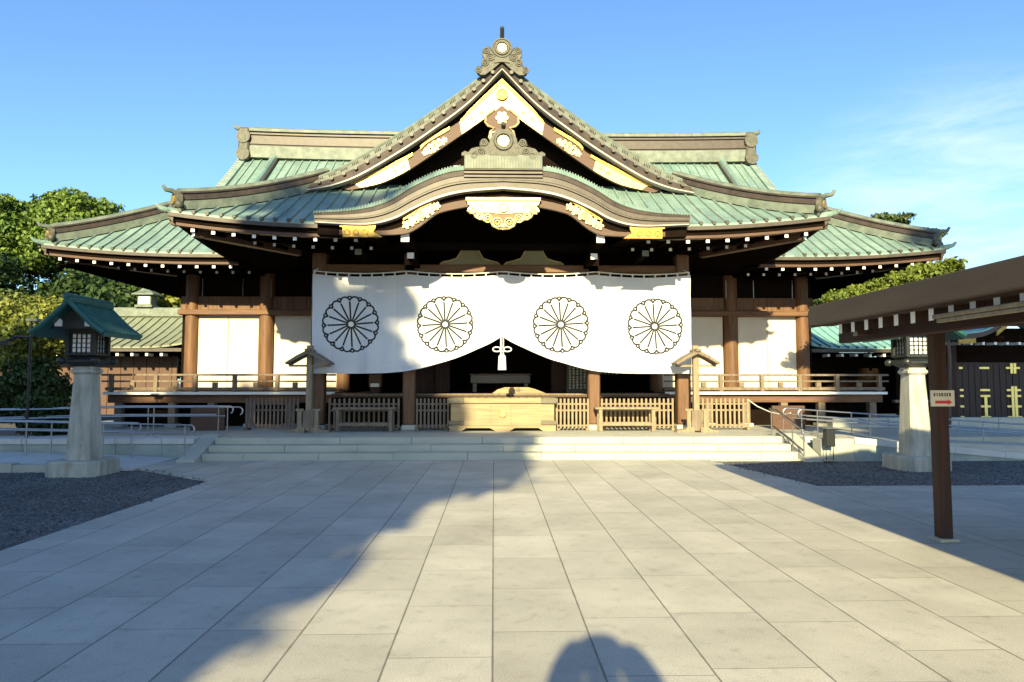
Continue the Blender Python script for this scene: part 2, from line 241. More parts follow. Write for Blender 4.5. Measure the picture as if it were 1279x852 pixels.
# ------------------------------------------------------------------ mesh builder
def wloc(o):
    p = Vector((0, 0, 0))
    while o: p += o.location; o = o.parent
    return p
class MB:
    def __init__(s): s.v = []; s.f = []; s.m = []
    def add(s, vs, fs, mi=0):
        k = len(s.v); s.v += [tuple(v) for v in vs]; s.f += [tuple(i + k for i in f) for f in fs]; s.m += [mi] * len(fs); return s
    def box(s, x0, x1, y0, y1, z0, z1, mi=0, front=None):
        vs = [(x0, y0, z0), (x1, y0, z0), (x1, y1, z0), (x0, y1, z0), (x0, y0, z1), (x1, y0, z1), (x1, y1, z1), (x0, y1, z1)]
        fs = [(0, 3, 2, 1), (4, 5, 6, 7), (0, 1, 5, 4), (1, 2, 6, 5), (2, 3, 7, 6), (3, 0, 4, 7)]
        s.add(vs, fs, mi)
        if front is not None: s.m[-4] = front
        return s
    def cbox(s, c, sz, mi=0, bev=0.0):
        return s.bbox(c[0] - sz[0] / 2, c[0] + sz[0] / 2, c[1] - sz[1] / 2, c[1] + sz[1] / 2, c[2] - sz[2] / 2, c[2] + sz[2] / 2, bev, mi)
    def bbox(s, x0, x1, y0, y1, z0, z1, b=0.008, mi=0):
        """box with chamfered edges"""
        if b <= 0: return s.box(x0, x1, y0, y1, z0, z1, mi)
        vs = []; idx = {}
        for ix, X in enumerate((x0, x1)):
            for iy, Y in enumerate((y0, y1)):
                for iz, Z in enumerate((z0, z1)):
                    sx, sy, sz = (b if ix == 0 else -b), (b if iy == 0 else -b), (b if iz == 0 else -b)
                    for a, p in enumerate(((X, Y + sy, Z + sz), (X + sx, Y, Z + sz), (X + sx, Y + sy, Z))):
                        idx[(ix, iy, iz, a)] = len(vs); vs.append(p)
        fs = []
        for a in range(3):
            for side in (0, 1):
                o = [k for k in range(3) if k != a]
                q = []
                for p, r in ((0, 0), (1, 0), (1, 1), (0, 1)):
                    c = [0, 0, 0]; c[a] = side; c[o[0]] = p; c[o[1]] = r; q.append(idx[(c[0], c[1], c[2], a)])
                fs.append(tuple(q))
        for a in range(3):
            o = [k for k in range(3) if k != a]
            for p in (0, 1):
                for r in (0, 1):
                    q = []
                    for t, ax in ((0, o[0]), (0, o[1]), (1, o[1]), (1, o[0])):
                        c = [0, 0, 0]; c[a] = t; c[o[0]] = p; c[o[1]] = r; q.append(idx[(c[0], c[1], c[2], ax)])
                    fs.append(tuple(q))
        for ix in (0, 1):
            for iy in (0, 1):
                for iz in (0, 1): fs.append(tuple(idx[(ix, iy, iz, a)] for a in range(3)))
        return s.add(vs, fs, mi)
    def cyl(s, p0, p1, r0, r1=None, n=14, mi=0, cap=True, capmi=None):
        r1 = r0 if r1 is None else r1
        p0 = Vector(p0); p1 = Vector(p1); d = (p1 - p0).normalized()
        a = d.cross(Vector((0, 0, 1)))
        if a.length < 1e-4: a = Vector((1, 0, 0))
        a.normalize(); b = d.cross(a)
        vs = []
        for p, r in ((p0, r0), (p1, r1)):
            for k in range(n):
                t = 2 * math.pi * k / n; vs.append(p + a * (r * math.cos(t)) + b * (r * math.sin(t)))
        fs = [(k, (k + 1) % n, n + (k + 1) % n, n + k) for k in range(n)]
        s.add(vs, fs, mi)
        if cap:
            k0 = len(s.v) - 2 * n
            s.f += [tuple(k0 + i for i in reversed(range(n))), tuple(k0 + n + i for i in range(n))]; s.m += [mi if capmi is None else capmi] * 2
        return s
    def tube(s, pts, r, n=8, mi=0, closed=False):
        pts = [Vector(p) for p in pts]; rs = r if isinstance(r, (list, tuple)) else [r] * len(pts)
        rings = []; ref = None; N_ = len(pts)
        for i, p in enumerate(pts):
            if closed: t = pts[(i + 1) % N_] - pts[i - 1]
            else: t = pts[min(i + 1, N_ - 1)] - pts[max(i - 1, 0)]
            t.normalize()
            if ref is None:
                ref = t.cross(Vector((0, 0, 1)))
                if ref.length < 1e-3: ref = t.cross(Vector((0, 1, 0)))
            a = (ref - t * ref.dot(t)).normalized(); ref = a; b = t.cross(a)
            rings.append([p + a * (rs[i] * math.cos(2 * math.pi * k / n)) + b * (rs[i] * math.sin(2 * math.pi * k / n)) for k in range(n)])
        return s.loft(rings, mi, closed_ring=True, loop=closed, cap=not closed)
    def loft(s, rings, mi=0, closed_ring=True, loop=False, cap=True):
        n = len(rings[0]); k = len(rings); vs = [p for r in rings for p in r]; fs = []
        for i in range(k if loop else k - 1):
            j = (i + 1) % k
            for q in range(n if closed_ring else n - 1):
                w = (q + 1) % n; fs.append((i * n + q, i * n + w, j * n + w, j * n + q))
        if cap and closed_ring and not loop: fs += [tuple(reversed(range(n))), tuple((k - 1) * n + q for q in range(n))]
        return s.add(vs, fs, mi)
    def sweep(s, path, prof, mi=0, cap=True):
        """prof: closed (u,v) polygon, u sideways, v up, along a 3D path"""
        path = [Vector(p) for p in path]; rings = []
        for i, p in enumerate(path):
            t = (path[min(i + 1, len(path) - 1)] - path[max(i - 1, 0)]).normalized()
            sd = t.cross(Vector((0, 0, 1))).normalized(); up = sd.cross(t)
            rings.append([p + sd * u + up * v for u, v in prof])
        return s.loft(rings, mi, cap=cap)
    def prism(s, pts2, y0, y1, mi=0):
        """outline in x,z extruded from y0 to y1"""
        n = len(pts2); vs = [(x, y0, z) for x, z in pts2] + [(x, y1, z) for x, z in pts2]
        fs = [(k, (k + 1) % n, n + (k + 1) % n, n + k) for k in range(n)] + [tuple(reversed(range(n))), tuple(range(n, 2 * n))]
        return s.add(vs, fs, mi)
    def prism_x(s, pts2, x0, x1, mi=0):
        n = len(pts2); vs = [(x0, y, z) for y, z in pts2] + [(x1, y, z) for y, z in pts2]
        fs = [(k, (k + 1) % n, n + (k + 1) % n, n + k) for k in range(n)] + [tuple(reversed(range(n))), tuple(range(n, 2 * n))]
        return s.add(vs, fs, mi)
    def prism_z(s, pts2, z0, z1, mi=0):
        n = len(pts2); vs = [(x, y, z0) for x, y in pts2] + [(x, y, z1) for x, y in pts2]
        fs = [(k, (k + 1) % n, n + (k + 1) % n, n + k) for k in range(n)] + [tuple(reversed(range(n))), tuple(range(n, 2 * n))]
        return s.add(vs, fs, mi)
    def band(s, a, b, y0, y1, mi=0):
        """solid strip between two polylines a and b ((x,z) each), from y0 to y1"""
        rings = [[(p[0], y0, p[1]), (q[0], y0, q[1]), (q[0], y1, q[1]), (p[0], y1, p[1])] for p, q in zip(a, b)]
        return s.loft(rings, mi)
    def disc(s, x, z, y, r, d=0.03, n=20, mi=0):
        return s.cyl((x, y + d, z), (x, y, z), r, r * 0.92, n, mi)
    def ring(s, x, z, y, r, t, n=24, mi=0):
        return s.tube([(x + r * math.cos(2 * math.pi * k / n), y, z + r * math.sin(2 * math.pi * k / n)) for k in range(n)], t, 6, mi, True)
    def ball(s, c, r, mi=0, n=10, sc_=(1, 1, 1)):
        rings = []
        for i in range(1, n):
            a = math.pi * i / n
            rings.append([(c[0] + r * sc_[0] * math.sin(a) * math.cos(2 * math.pi * k / (2 * n)), c[1] + r * sc_[1] * math.sin(a) * math.sin(2 * math.pi * k / (2 * n)), c[2] + r * sc_[2] * math.cos(a)) for k in range(2 * n)])
        return s.loft(rings, mi)
    def grid(s, P, mi=0):
        """P[i][j] points"""
        n = len(P[0]); vs = [p for r in P for p in r]
        fs = [(i * n + j, i * n + j + 1, (i + 1) * n + j + 1, (i + 1) * n + j) for i in range(len(P) - 1) for j in range(n - 1)]
        return s.add(vs, fs, mi)
    def slab(s, P, th=0.06, mi=0):
        """grid with a thickness downwards"""
        Q = [[(p[0], p[1], p[2] - th) for p in r] for r in P]; s.grid(P, mi); s.grid([list(reversed(r)) for r in Q], mi)
        def edge(a, b):
            s.add(list(a) + list(b), [(i, i + 1, len(a) + i + 1, len(a) + i) for i in range(len(a) - 1)], mi)
        edge(P[0], Q[0]); edge(P[-1], Q[-1]); edge([r[0] for r in P], [r[0] for r in Q]); edge([r[-1] for r in P], [r[-1] for r in Q])
        return s
    def build(s, name, mats, parent=None, smooth=False, local=False, shade_angle=35):
        me = bpy.data.meshes.new(name); off = Vector((0, 0, 0)) if (local or not parent) else wloc(parent)
        me.from_pydata([(v[0] - off.x, v[1] - off.y, v[2] - off.z) for v in s.v], [], s.f)
        for k in (mats if isinstance(mats, (list, tuple)) else [mats]): me.materials.append(M[k] if isinstance(k, str) else k)
        me.polygons.foreach_set('material_index', s.m)
        import bmesh
        bm = bmesh.new(); bm.from_mesh(me); bmesh.ops.recalc_face_normals(bm, faces=bm.faces[:]); bm.to_mesh(me); bm.free()
        if smooth:
            me.polygons.foreach_set('use_smooth', [True] * len(me.polygons))
            me.set_sharp_from_angle(angle=R(shade_angle))
        me.update(); o = bpy.data.objects.new(name, me); col.objects.link(o)
        if parent: o.parent = parent
        return o
def tag(o, label=None, cat=None, group=None, kind=None):
    if label: o['label'] = label
    if cat: o['category'] = cat
    if group: o['group'] = group
    if kind: o['kind'] = kind
    return o
def thing(name, loc, label, cat, group=None):
    o = bpy.data.objects.new(name, None); col.objects.link(o); o.location = loc; o.empty_display_size = 0.3
    return tag(o, label, cat, group)
def struct(o, label=None): o['kind'] = 'structure'; return tag(o, label) if label else o
def copy_tree(o, parent=None):
    c = o.copy(); col.objects.link(c)
    if parent: c.parent = parent
    for ch in list(o.children): copy_tree(ch, c)
    return c
def lerp(a, b, t): return a + (b - a) * t
def interp(pts, x):
    xs = [p[0] for p in pts]; return float(np.interp(x, xs, [p[1] for p in pts]))
def smooth_curve(pts, n):
    """Catmull-Rom through the points, n samples, evenly in arc length"""
    P = np.array(pts, float); P = np.vstack([2 * P[0] - P[1], P, 2 * P[-1] - P[-2]]); out = []
    for i in range(1, len(P) - 2):
        for t in np.linspace(0, 1, 20, endpoint=False):
            a, b, c, d = P[i - 1], P[i], P[i + 1], P[i + 2]
            out.append(0.5 * (2 * b + (c - a) * t + (2 * a - 5 * b + 4 * c - d) * t * t + (3 * b - a - 3 * c + d) * t ** 3))
    out.append(P[-2]); out = np.array(out)
    L = np.concatenate([[0], np.cumsum(np.linalg.norm(np.diff(out, axis=0), axis=1))])
    u = np.linspace(0, L[-1], n)
    return [tuple(float(np.interp(q, L, out[:, k])) for k in range(out.shape[1])) for q in u]

# ------------------------------------------------------------------ ground
g = MB()
ys = [-60, 0, 30, 100, 400, 2500]; xs = [-2500, -300, -60, -20, 0, 20, 60, 300, 2500]
g.grid([[(x, y, -0.03) for x in xs] for y in ys]); struct(g.build('ground', 'gravel'), 'dark grey gravel ground around the paving')
g = MB()     # main path and the strip in front of the steps, 3 cm proud of the gravel
outline = [(-5.1, -12), (4.85, -12), (4.85, 10.67), (4.3, 14.3), (6.5, 14.35), (6.5, 14.75), (-6.9, 14.75), (-6.95, 13.2), (-4.88, 11.5)]
g.prism_z(outline, -0.10, 0.0); struct(g.build('paved_path', 'paving'), 'pale granite paving leading to the shrine steps')
g = MB(); g.prism_z([(4.856, -12), (30, -12), (30, 10.67), (4.856, 10.67)], -0.10, -0.002); struct(g.build('cross_path', 'paving_cross'), 'granite cross path under the pavilion')

prng = np.random.default_rng(12)
def pebbles(name, poly, n, label, edge=()):
    P_ = np.array(poly); lo, hi = P_.min(0), P_.max(0); pts = []
    def inside(p):
        c_ = False
        for i in range(len(poly)):
            (x1, y1), (x2, y2) = poly[i], poly[i - 1]
            if (y1 > p[1]) != (y2 > p[1]) and p[0] < (x2 - x1) * (p[1] - y1) / (y2 - y1) + x1: c_ = not c_
        return c_
    while len(pts) < n:
        p = lo + (hi - lo) * prng.random(2)
        if inside(p): pts.append((p[0], p[1], -.03))
    for (a, b, k) in edge:                     # stones kicked over the paving edge
        for _ in range(k):
            t_ = prng.random(); o_ = prng.normal() * .07; pts.append((lerp(a[0], b[0], t_) + o_, lerp(a[1], b[1], t_) + prng.normal() * .05, .002 if prng.random() < .5 else -.028))
    m = MB()
    for x, y, z in pts:
        r_ = .010 + .014 * prng.random() ** 2; k = prng.random(3) * .5 + .75; a = prng.random() * 6.28
        vs = [(x + r_ * k[0] * math.cos(a + q * 1.571), y + r_ * k[1] * math.sin(a + q * 1.571), z + r_ * .3) for q in range(4)] + [(x, y, z + r_ * .95 * k[2]), (x, y, z - r_ * .3)]
        m.add(vs, [(0, 1, 4), (1, 2, 4), (2, 3, 4), (3, 0, 4), (1, 0, 5), (2, 1, 5), (3, 2, 5), (0, 3, 5)])
    tag(m.build(name, 'pebble'), label, 'gravel', kind='stuff')
M['pebble'] = mat('pebble', (0.115, 0.118, 0.12), 0.85, island=.6)
pebbles('loose_gravel', [(-5.2, 7), (-4.95, 11.5), (-7.0, 13.1), (-9.5, 12.8), (-9.5, 8), (-6.5, 7)], 5200, 'loose dark stones on the left gravel bed', [((-5.12, 6.5), (-4.9, 11.5), 130), ((-4.9, 11.5), (-6.9, 13.15), 90)])
pebbles('loose_gravel', [(4.9, 10.75), (4.4, 14.2), (7, 14.2), (12, 14.2), (12, 10.75)], 4200, 'loose dark stones on the right gravel bed', [((4.82, 10.7), (4.32, 14.2), 110), ((4.85, 10.69), (9.5, 10.69), 110)])

# ------------------------------------------------------------------ terrace, steps, ramps
t = thing('stone_steps', (0, 14.6, 0), 'wide pale granite steps of three risers in front of the shrine', 'steps')
random.seed(3)
for i in range(3):
    y0 = 14.42 + 0.32 * i; z0, z1 = 0.14 * i, 0.14 * (i + 1); m = MB(); xx = -6.25 + [0, -0.0, 0.0][i]
    joints = sorted([-6.25, 6.25] + [k * 1.55 - 5.4 + [0, 0.75, 0.3][i] for k in range(0, 8)])
    joints = [j for j in joints if -6.25 <= j <= 6.25]
    for a, b in zip(joints, joints[1:]):
        if b - a > 0.05: m.bbox(a + 0.003, b - 0.003, y0 + random.uniform(0, 0.004), y0 + 0.40, z0 - 0.05 if i == 0 else z0, z1 + random.uniform(-.002, .002), 0.008)
    m.build('tread', 'stone_step', t)
for s in (-1, 1):
    m = MB(); x0, x1 = (s * 6.26, s * 6.62)
    m.prism_x([(14.1, -0.04), (14.1, 0.05), (14.3, 0.10), (15.35, 0.47), (15.6, 0.47), (15.6, -0.04)], min(x0, x1), max(x0, x1)); m.build('side_stone', 'stone_step', t)
t = thing('stone_terrace', (0, 18, 0), 'raised pale stone terrace carrying the shrine above the steps', 'terrace')
m = MB(); m.box(-6.25, 6.25, 15.46, 22, 0.0, 0.418); m.build('paved_floor', 'stone', t)
for s in (-1, 1):
    m = MB(); a, b = sorted((s * 6.26, s * 13.2)); m.box(a, b, 15.62, 30, 0.0, 0.36); m.build('side_floor', 'stone', t)
    m = MB(); a, b = sorted((s * 6.64, s * (13.2 if s < 0 else 6.9)))
    k = a
    while k < b - 0.05:
        e = min(k + 0.98, b); m.bbox(k + .003, e - .003, 14.92, 15.62, 0.30, 0.42, 0.01, 1); m.bbox(k + .003 , e - .003, 14.96, 15.6, -0.04, 0.297, 0.008, 0); k = e
    m.build('retaining_wall', ['stone_wall', 'stone_white'], t)

# low ramp slab at far left, in front of the retaining wall
t = thing('access_ramp', (-9, 14, 0), 'low pale concrete ramp with kerb left of the steps', 'ramp')
m = MB(); m.prism([(-6.95, -0.03), (-6.95, 0.012), (-8.4, 0.09), (-16, 0.30), (-16, -0.03)], 13.05, 14.9); m.build('slab', 'stone_white', t)
m = MB()
for k in range(8):
    a = -16 + k * 1.0; zt = 0.30 - (a + 16) * 0.0275
    m.bbox(a + .004, a + .996, 12.82, 13.04, -0.04, zt, 0.01)
m.build('kerb', 'stone', t)
t = thing('access_ramp', (9, 14.5, 0), 'sloping white-topped ramp wall right of the steps behind the stone lantern', 'ramp')
xs = np.linspace(7.35, 17, 10); m = MB()
for a, b in zip(xs, xs[1:]):
    za, zb = 0.47 - (a - 7.35) * 0.095, 0.47 - (b - 7.35) * 0.095
    za, zb = max(za, 0.02), max(zb, 0.02)
    m.prism([(a + .004, za - .13), (a + .004, za), (b - .004, zb), (b - .004, zb - .13)], 14.2, 14.5, 1)
    m.prism([(a + .004, -0.04), (a + .004, za - .134), (b - .004, zb - .134), (b - .004, -0.04)], 14.23, 14.5, 0)
m.build('ramp_wall', ['stone_wall', 'stone_white'], t)
m = MB(); m.prism([(7.35, -0.03), (7.35, 0.42), (17, 0.02), (17, -0.03)], 14.5, 16.2); m.build('slab', 'stone', t)
m = MB(); m.bbox(6.64, 7.34, 14.2, 14.6, -0.04, 0.44, 0.012); m.build('end_block', 'stone_step', t)

# handrails
def handrail(label, rails, posts, cat='handrail', group='stainless handrails beside the steps', r=0.018):
    t = thing('handrail', (posts[0][0], posts[0][1], posts[0][2]), label, cat, group)
    for p in rails: MB().tube(p, r, 10).build('rail', 'steel', t, True)
    for x, y, z0, z1 in posts: MB().cyl((x, y, z0), (x, y, z1), 0.014, n=10).build('post', 'steel', t, True)
    return t
def hook(x, y, z, s, drop=0.16):
    """rail end curling down towards +-x"""
    return [(x + s * 0.09 * math.sin(a), y, z - 0.09 + 0.09 * math.cos(a)) for a in np.linspace(0, math.pi * 0.85, 8)]
zr = lambda x: 0.74 + (-6.4 - x) * 0.022
for y, lab, xe in ((14.3, 'stainless front handrail of the left ramp beside the stone lantern', -6.45), (14.62, 'stainless inner handrail of the left ramp with a hooked end', -7.7)):
    top = [(-16, y, zr(-16)), (-11, y, zr(-11)), (xe, y, zr(xe))] + hook(xe, y, zr(xe), 1)
    mid = [(-16, y, zr(-16) - .17), (-11, y, zr(-11) - .17), (xe, y, zr(xe) - .17)]
    handrail(lab, [top, mid], [(x, y, 0.0, zr(x)) for x in (xe - 0.1, xe - 1.75, xe - 3.3, xe - 5.2)])
for y, lab, xe in ((15.75, 'long stainless handrail on the left terrace ending in a curl by the dark fence', -6.0), (16.5, 'stainless handrail furthest back on the left terrace', -6.5)):
    z = 1.06; top = [(-16, y, z - .16), (xe - 2.5, y, z), (xe, y, z)] + hook(xe, y, z, 1)
    mid = [(-16, y, z - .36), (xe - 2.5, y, z - .2), (xe - .3, y, z - .2)]
    handrail(lab, [top, mid], [(x, y, 0.36, z - (0.0 if x > xe - 2.5 else (xe - 2.5 - x) * .016)) for x in (xe - 0.25, xe - 1.9, xe - 3.4, xe - 5.4)])
# right stair rail
t = handrail('slanting stainless handrail with balusters at the right end of the steps',
    [[(6.12, 15.55, 1.02), (6.16, 15.3, 1.00), (6.28, 14.25, 0.62), (6.28, 14.22, 0.55)], [(6.14, 15.4, 0.62), (6.27, 14.25, 0.20)]],
    [(6.13, 15.5, 0.42, 1.02), (6.19, 15.0, 0.28, 0.87), (6.235, 14.65, 0.14, 0.74), (6.28, 14.22, 0.0, 0.62)], r=0.024)
zr2 = lambda x: 1.00 - (x - 6.9) * 0.068
for y, lab in ((15.3, 'stainless handrail descending right in front of the right ramp'), (16.1, 'stainless handrail on the far side of the right ramp')):
    x0 = 6.75; top = list(reversed(hook(x0, y, zr2(x0), -1, .1))) + [(x, y, zr2(x)) for x in (x0, 9, 12, 17)]
    mid = [(x, y, zr2(x) - .14) for x in (x0 + .1, 9, 12, 17)]; low = [(x, y, zr2(x) - .22) for x in (x0 + .1, 9, 12, 17)]
    handrail(lab, [top, mid, low], [(x, y, 0.3 - (x - 7.35) * 0.04, zr2(x)) for x in (x0 + .35, 8.3, 9.5, 10.9, 12.6)], r=0.016)
t = thing('ash_stand', (6.72, 14.02, 0), 'small dark bin on thin legs at the right foot of the steps', 'bin')
MB().bbox(6.63, 6.82, 13.95, 14.1, 0.30, 0.66, 0.008).build('bin_body', 'black_iron', t)
MB().bbox(6.62, 6.83, 13.94, 14.11, 0.664, 0.69, 0.006).build('lid', 'steel', t)
for x in (6.65, 6.80): MB().cyl((x, 14.02, 0.0), (x, 14.02, 0.30), 0.009, n=8).build('leg', 'black_iron', t)
MB().bbox(6.60, 6.85, 13.94, 14.1, 0.0, 0.02, 0.004).build('base', 'steel', t)
# brown notice boxes under the veranda
for s, lab in ((-1, 'plain brown wooden board leaning under the left veranda behind the rails'), (1, 'plain brown wooden board leaning under the right veranda behind the rails')):
    m = MB(); xc = s * 7.75; m.bbox(xc - .45, xc + .45, 18.3, 18.36, 0.36, 1.0, 0.01); o = m.build('wooden_board', 'wood_grey' if False else 'wood_h'); tag(o, lab, 'board')
    o.data.materials.clear(); o.data.materials.append(M['wood_barge'])

# ------------------------------------------------------------------ the shrine hall
H = thing('shrine_hall', (0, 17.4, 0), 'large wooden shrine hall with green copper roofs and a gilded front gable', 'shrine')
A_X, A_Y, A_D = 7.5, 15.2, 2.7
def zA(d): return 5.2 + 0.50 * d + 0.029 * d * d
def liftA(xe, d): return 0.27 * max(0, (abs(xe) - 3.6) / 3.9) ** 2 * max(0, 1 - d / A_D)
def pA(x, d): return (x, A_Y + d, zA(d) + liftA(x, d))
def pAs(s, yy, e):
    xe = A_X - (yy - A_Y); return (s * (A_X - e), yy, zA(e) + liftA(max(xe, 0), e))
B_X, B_Y, B_D, B_G = 12.4, 18.5, 6.5, 3.05
def zB(d): return 5.14 + 0.60 * d + 0.022 * d * d
def liftB(xe, d): return 0.24 * max(0, (abs(xe) - 8.2) / 4.2) ** 2 * max(0, 1 - d / B_G)
def pB(x, d): return (x, B_Y + d, zB(d) + liftB(x, d))

def rib(m, pts, w=0.045, h=0.045, mi=1): m.sweep(pts, [(-w / 2, -0.01), (w / 2, -0.01), (w / 2 * .7, h), (-w / 2 * .7, h)], mi)
def knob(m, x, y, z, r=0.052, mi=2): m.cyl((x, y + 0.10, z), (x, y - 0.035, z), r, r * 0.85, 12, mi)

# front roof (hipped skirt + upper gable roof)
m = MB(); n = 10
ds = np.linspace(0, A_D + 0.25, n)
KTZ = [(4.16, 5.39), (3.35, 5.47), (2.63, 5.67), (2.02, 6.05), (1.42, 6.33), (0.90, 6.44), (0.0, 6.47)]
def xin(d):
    z = zA(d); return 3.9 if z < 5.39 else max(0.0, float(np.interp(z, [p[1] for p in KTZ], [p[0] for p in KTZ])) - .22) if z < 6.47 else 0.0
for s in (-1, 1): m.slab([[pA(s * lerp(xin(d), A_X - d, j / 24), d) for j in range(25)] for d in np.linspace(0, A_D + .25, 22)], 0.05)
for s in (-1, 1):
    m.slab([[pAs(s, lerp(A_Y + e, 18.7 + e * 0.95, j / 16), e) for j in range(17)] for e in np.linspace(0, A_D + 0.1, n)], 0.05)
for k in range(-24, 25):
    x = k * 0.30 + 0.0
    if abs(x) > 7.3: continue
    dmax = min(A_D + 0.15, A_X - abs(x) - 0.12)
    dmin = next((d for d in np.linspace(-0.01, 2.7, 60) if xin(max(d, 0)) <= abs(x)), 9)
    if dmax > dmin + 0.05: rib(m, [pA(x, d) for d in np.linspace(dmin, dmax, 8)])
    p = pA(x, 0)
    if abs(x) > 3.9: knob(m, x, p[1], p[2] + 0.015)
m.build('front_roof', ['patina', 'patina_rib', 'knob'], H)

# gable verge curves measured from the photograph (x, z)
OUT = [(0.0, 10.18), (0.80, 9.55), (1.84, 8.78), (2.72, 8.17), (3.52, 7.68), (4.31, 7.21), (5.1, 6.88)]
INN = [(0.0, 9.80), (0.90, 8.86), (1.85, 8.12), (2.64, 7.57), (3.66, 6.95), (4.35, 6.68), (5.0, 6.55)]
BTOP = [(0.0, 9.62), (0.78, 8.86), (1.14, 8.47), (1.97, 7.96), (2.33, 7.62), (3.68, 6.92), (4.2, 6.70)]
BBOT = [(0.0, 8.92), (0.55, 8.50), (1.22, 8.02), (2.16, 7.36), (2.65, 7.05), (3.2, 6.80), (4.0, 6.62)]
NV = 61
oc, ic = smooth_curve(OUT, NV), smooth_curve(INN, NV)
bt, bb = smooth_curve(BTOP, NV), smooth_curve(BBOT, NV)
def mixc(a, b, t): return [(lerp(p[0], q[0], t), lerp(p[1], q[1], t)) for p, q in zip(a, b)]
m = MB()
full = [(-p[0], p[1]) for p in reversed(oc)] + oc[1:]
m.slab([[(x, y, z - 0.03) for x, z in full] for y in (17.78, 19, 21, 23, 24.9)], 0.08)
for s in (-1, 1):
    for y in np.arange(18.1, 24, 0.3): rib(m, [(s * p[0], y, p[1] - 0.03) for p in oc[4:52:3]])
m.build('gable_roof', ['patina', 'patina_rib'], H)
for s in (-1, 1):
    m = MB(); f = lambda c: [(s * x, z) for x, z in c]
    def strip(t0, y0, t1, y1, mi):
        a, b = f(mixc(oc, ic, t0)), f(mixc(oc, ic, t1))
        m.loft([[(p[0], y0, p[1]), (q[0], y1, q[1]), (q[0], y1 + 0.25, q[1]), (p[0], y0 + 0.25, p[1])] for p, q in zip(a, b)], mi)
    strip(0.10, 17.70, 0.52, 17.55, 0); strip(0.50, 17.50, 0.93, 17.42, 1); strip(0.93, 17.38, 1.0, 17.38, 2)
    m.tube([(p[0], 17.74, p[1] + 0.0) for p in f(mixc(oc, ic, 0.03))], 0.055, 8, 3)
    # tile ends and the short rolls between them
    kc = smooth_curve([(p[0], p[1]) for p in mixc(oc, ic, 0.58)], 19); uc = smooth_curve([(p[0], p[1]) for p in mixc(oc, ic, 0.14)], 19)
    for i in range(1, 18):
        (x, z), (x2, z2) = kc[i], uc[i]
        m.cyl((s * x, 17.56, z), (s * x, 17.38, z), 0.06, 0.05, 10, 4)
        for q in (-0.08, -0.03, 0.02, 0.07):
            t_ = Vector((kc[min(i + 1, 18)][0] - kc[i - 1][0], kc[min(i + 1, 18)][1] - kc[i - 1][1])).normalized()
            a = (s * (x2 + t_.x * q), 17.665, z2 + t_.y * q); b_ = (s * (lerp(x2, x, .30) + t_.x * q), 17.615, lerp(z2, z, .30) + t_.y * q)
            m.tube([a, b_], 0.012, 5, 5)
    m.build('verge', ['verge_tile', 'copper_brown', 'white_line', 'ridge_pale', 'knob', 'groove'], H)
    # bargeboard with its gilt plates
    m = MB(); m.band(f(bt), f(bb), 17.62, 17.72); bo = m.build('bargeboard', 'wood_barge', H)
    m = MB(); m.band(f(mixc(ic, bt, 0.35))[1:58], f(mixc(ic, bt, 1.05))[1:58], 17.66, 17.85); m.build('barge_shadow_board', 'wood_dark', H)  # dark strip standing in for the shaded gap above the bargeboard
    def plate(i0, i1, t0, t1, y, name='gold_plate', mk='gold_white', notch=0.0):
        q = MB(); a, b = mixc(bt, bb, t0)[i0:i1 + 1], mixc(bt, bb, t1)[i0:i1 + 1]
        if notch:
            dx, dz = a[-1][0] - a[-2][0], a[-1][1] - a[-2][1]
            a = a + [(a[-1][0] + dx * notch, a[-1][1] + dz * notch)]; b = b + [(b[-1][0] - dx * 0.05, b[-1][1] - dz * 0.05)]
        q.band(f(a), f(b), y, y + 0.03); return q
    plate(0, 17, 0.0, 1.0, 17.595, notch=1.6).build('gold_plate', 'gold_white', bo)
    plate(0, 18, -0.03, 0.16, 17.575).build('gold_strip', 'gold', bo)
    plate(22, 33, -0.05, 0.17, 17.575).build('gold_strip', 'gold', bo)
    plate(36, 57, -0.03, 0.20, 17.575).build('gold_strip', 'gold', bo)
    q = plate(38, 56, 0.2, 1.0, 17.595); q.build('gold_plate', 'gold_white', bo)
    # small studs on plates
    q = MB()
    for i, tt in ((9, .62), (13, .5), (40, .55), (43, .62)):
        c = mixc(bt, bb, tt)[i]
        for ax, az in ((0.035, 0), (-0.035, 0), (0, .035), (0, -.035)): q.disc(s * (c[0] + ax), c[1] + az, 17.575, 0.022, 0.02, 8)
    q.build('stud', 'bronze_plate', bo)
    # floral fitting halfway down
    q = MB(); mc = mixc(bt, bb, 0.62)
    for j, i in enumerate((24, 25.5, 27, 28.5, 30, 31.5)):
        i0 = int(i); c = (lerp(mc[i0][0], mc[i0 + 1][0], i - i0), lerp(mc[i0][1], mc[i0 + 1][1], i - i0)); big = 0.085 if j in (1, 4) else (0.10 if j in (2, 3) else 0.06)
        q.disc(s * c[0], c[1], 17.585, big, 0.035, 14)
        for a in range(5): q.disc(s * (c[0] + big * .95 * math.cos(a * 1.257 + j)), c[1] + big * .95 * math.sin(a * 1.257 + j), 17.59, big * 0.5, 0.03, 10)
    c = mc[27]; q.ring(s * c[0], c[1], 17.575, 0.085, 0.012); q.ring(s * c[0], c[1], 17.575, 0.045, 0.010)
    q.build('gold_flower', 'gold_white', bo)
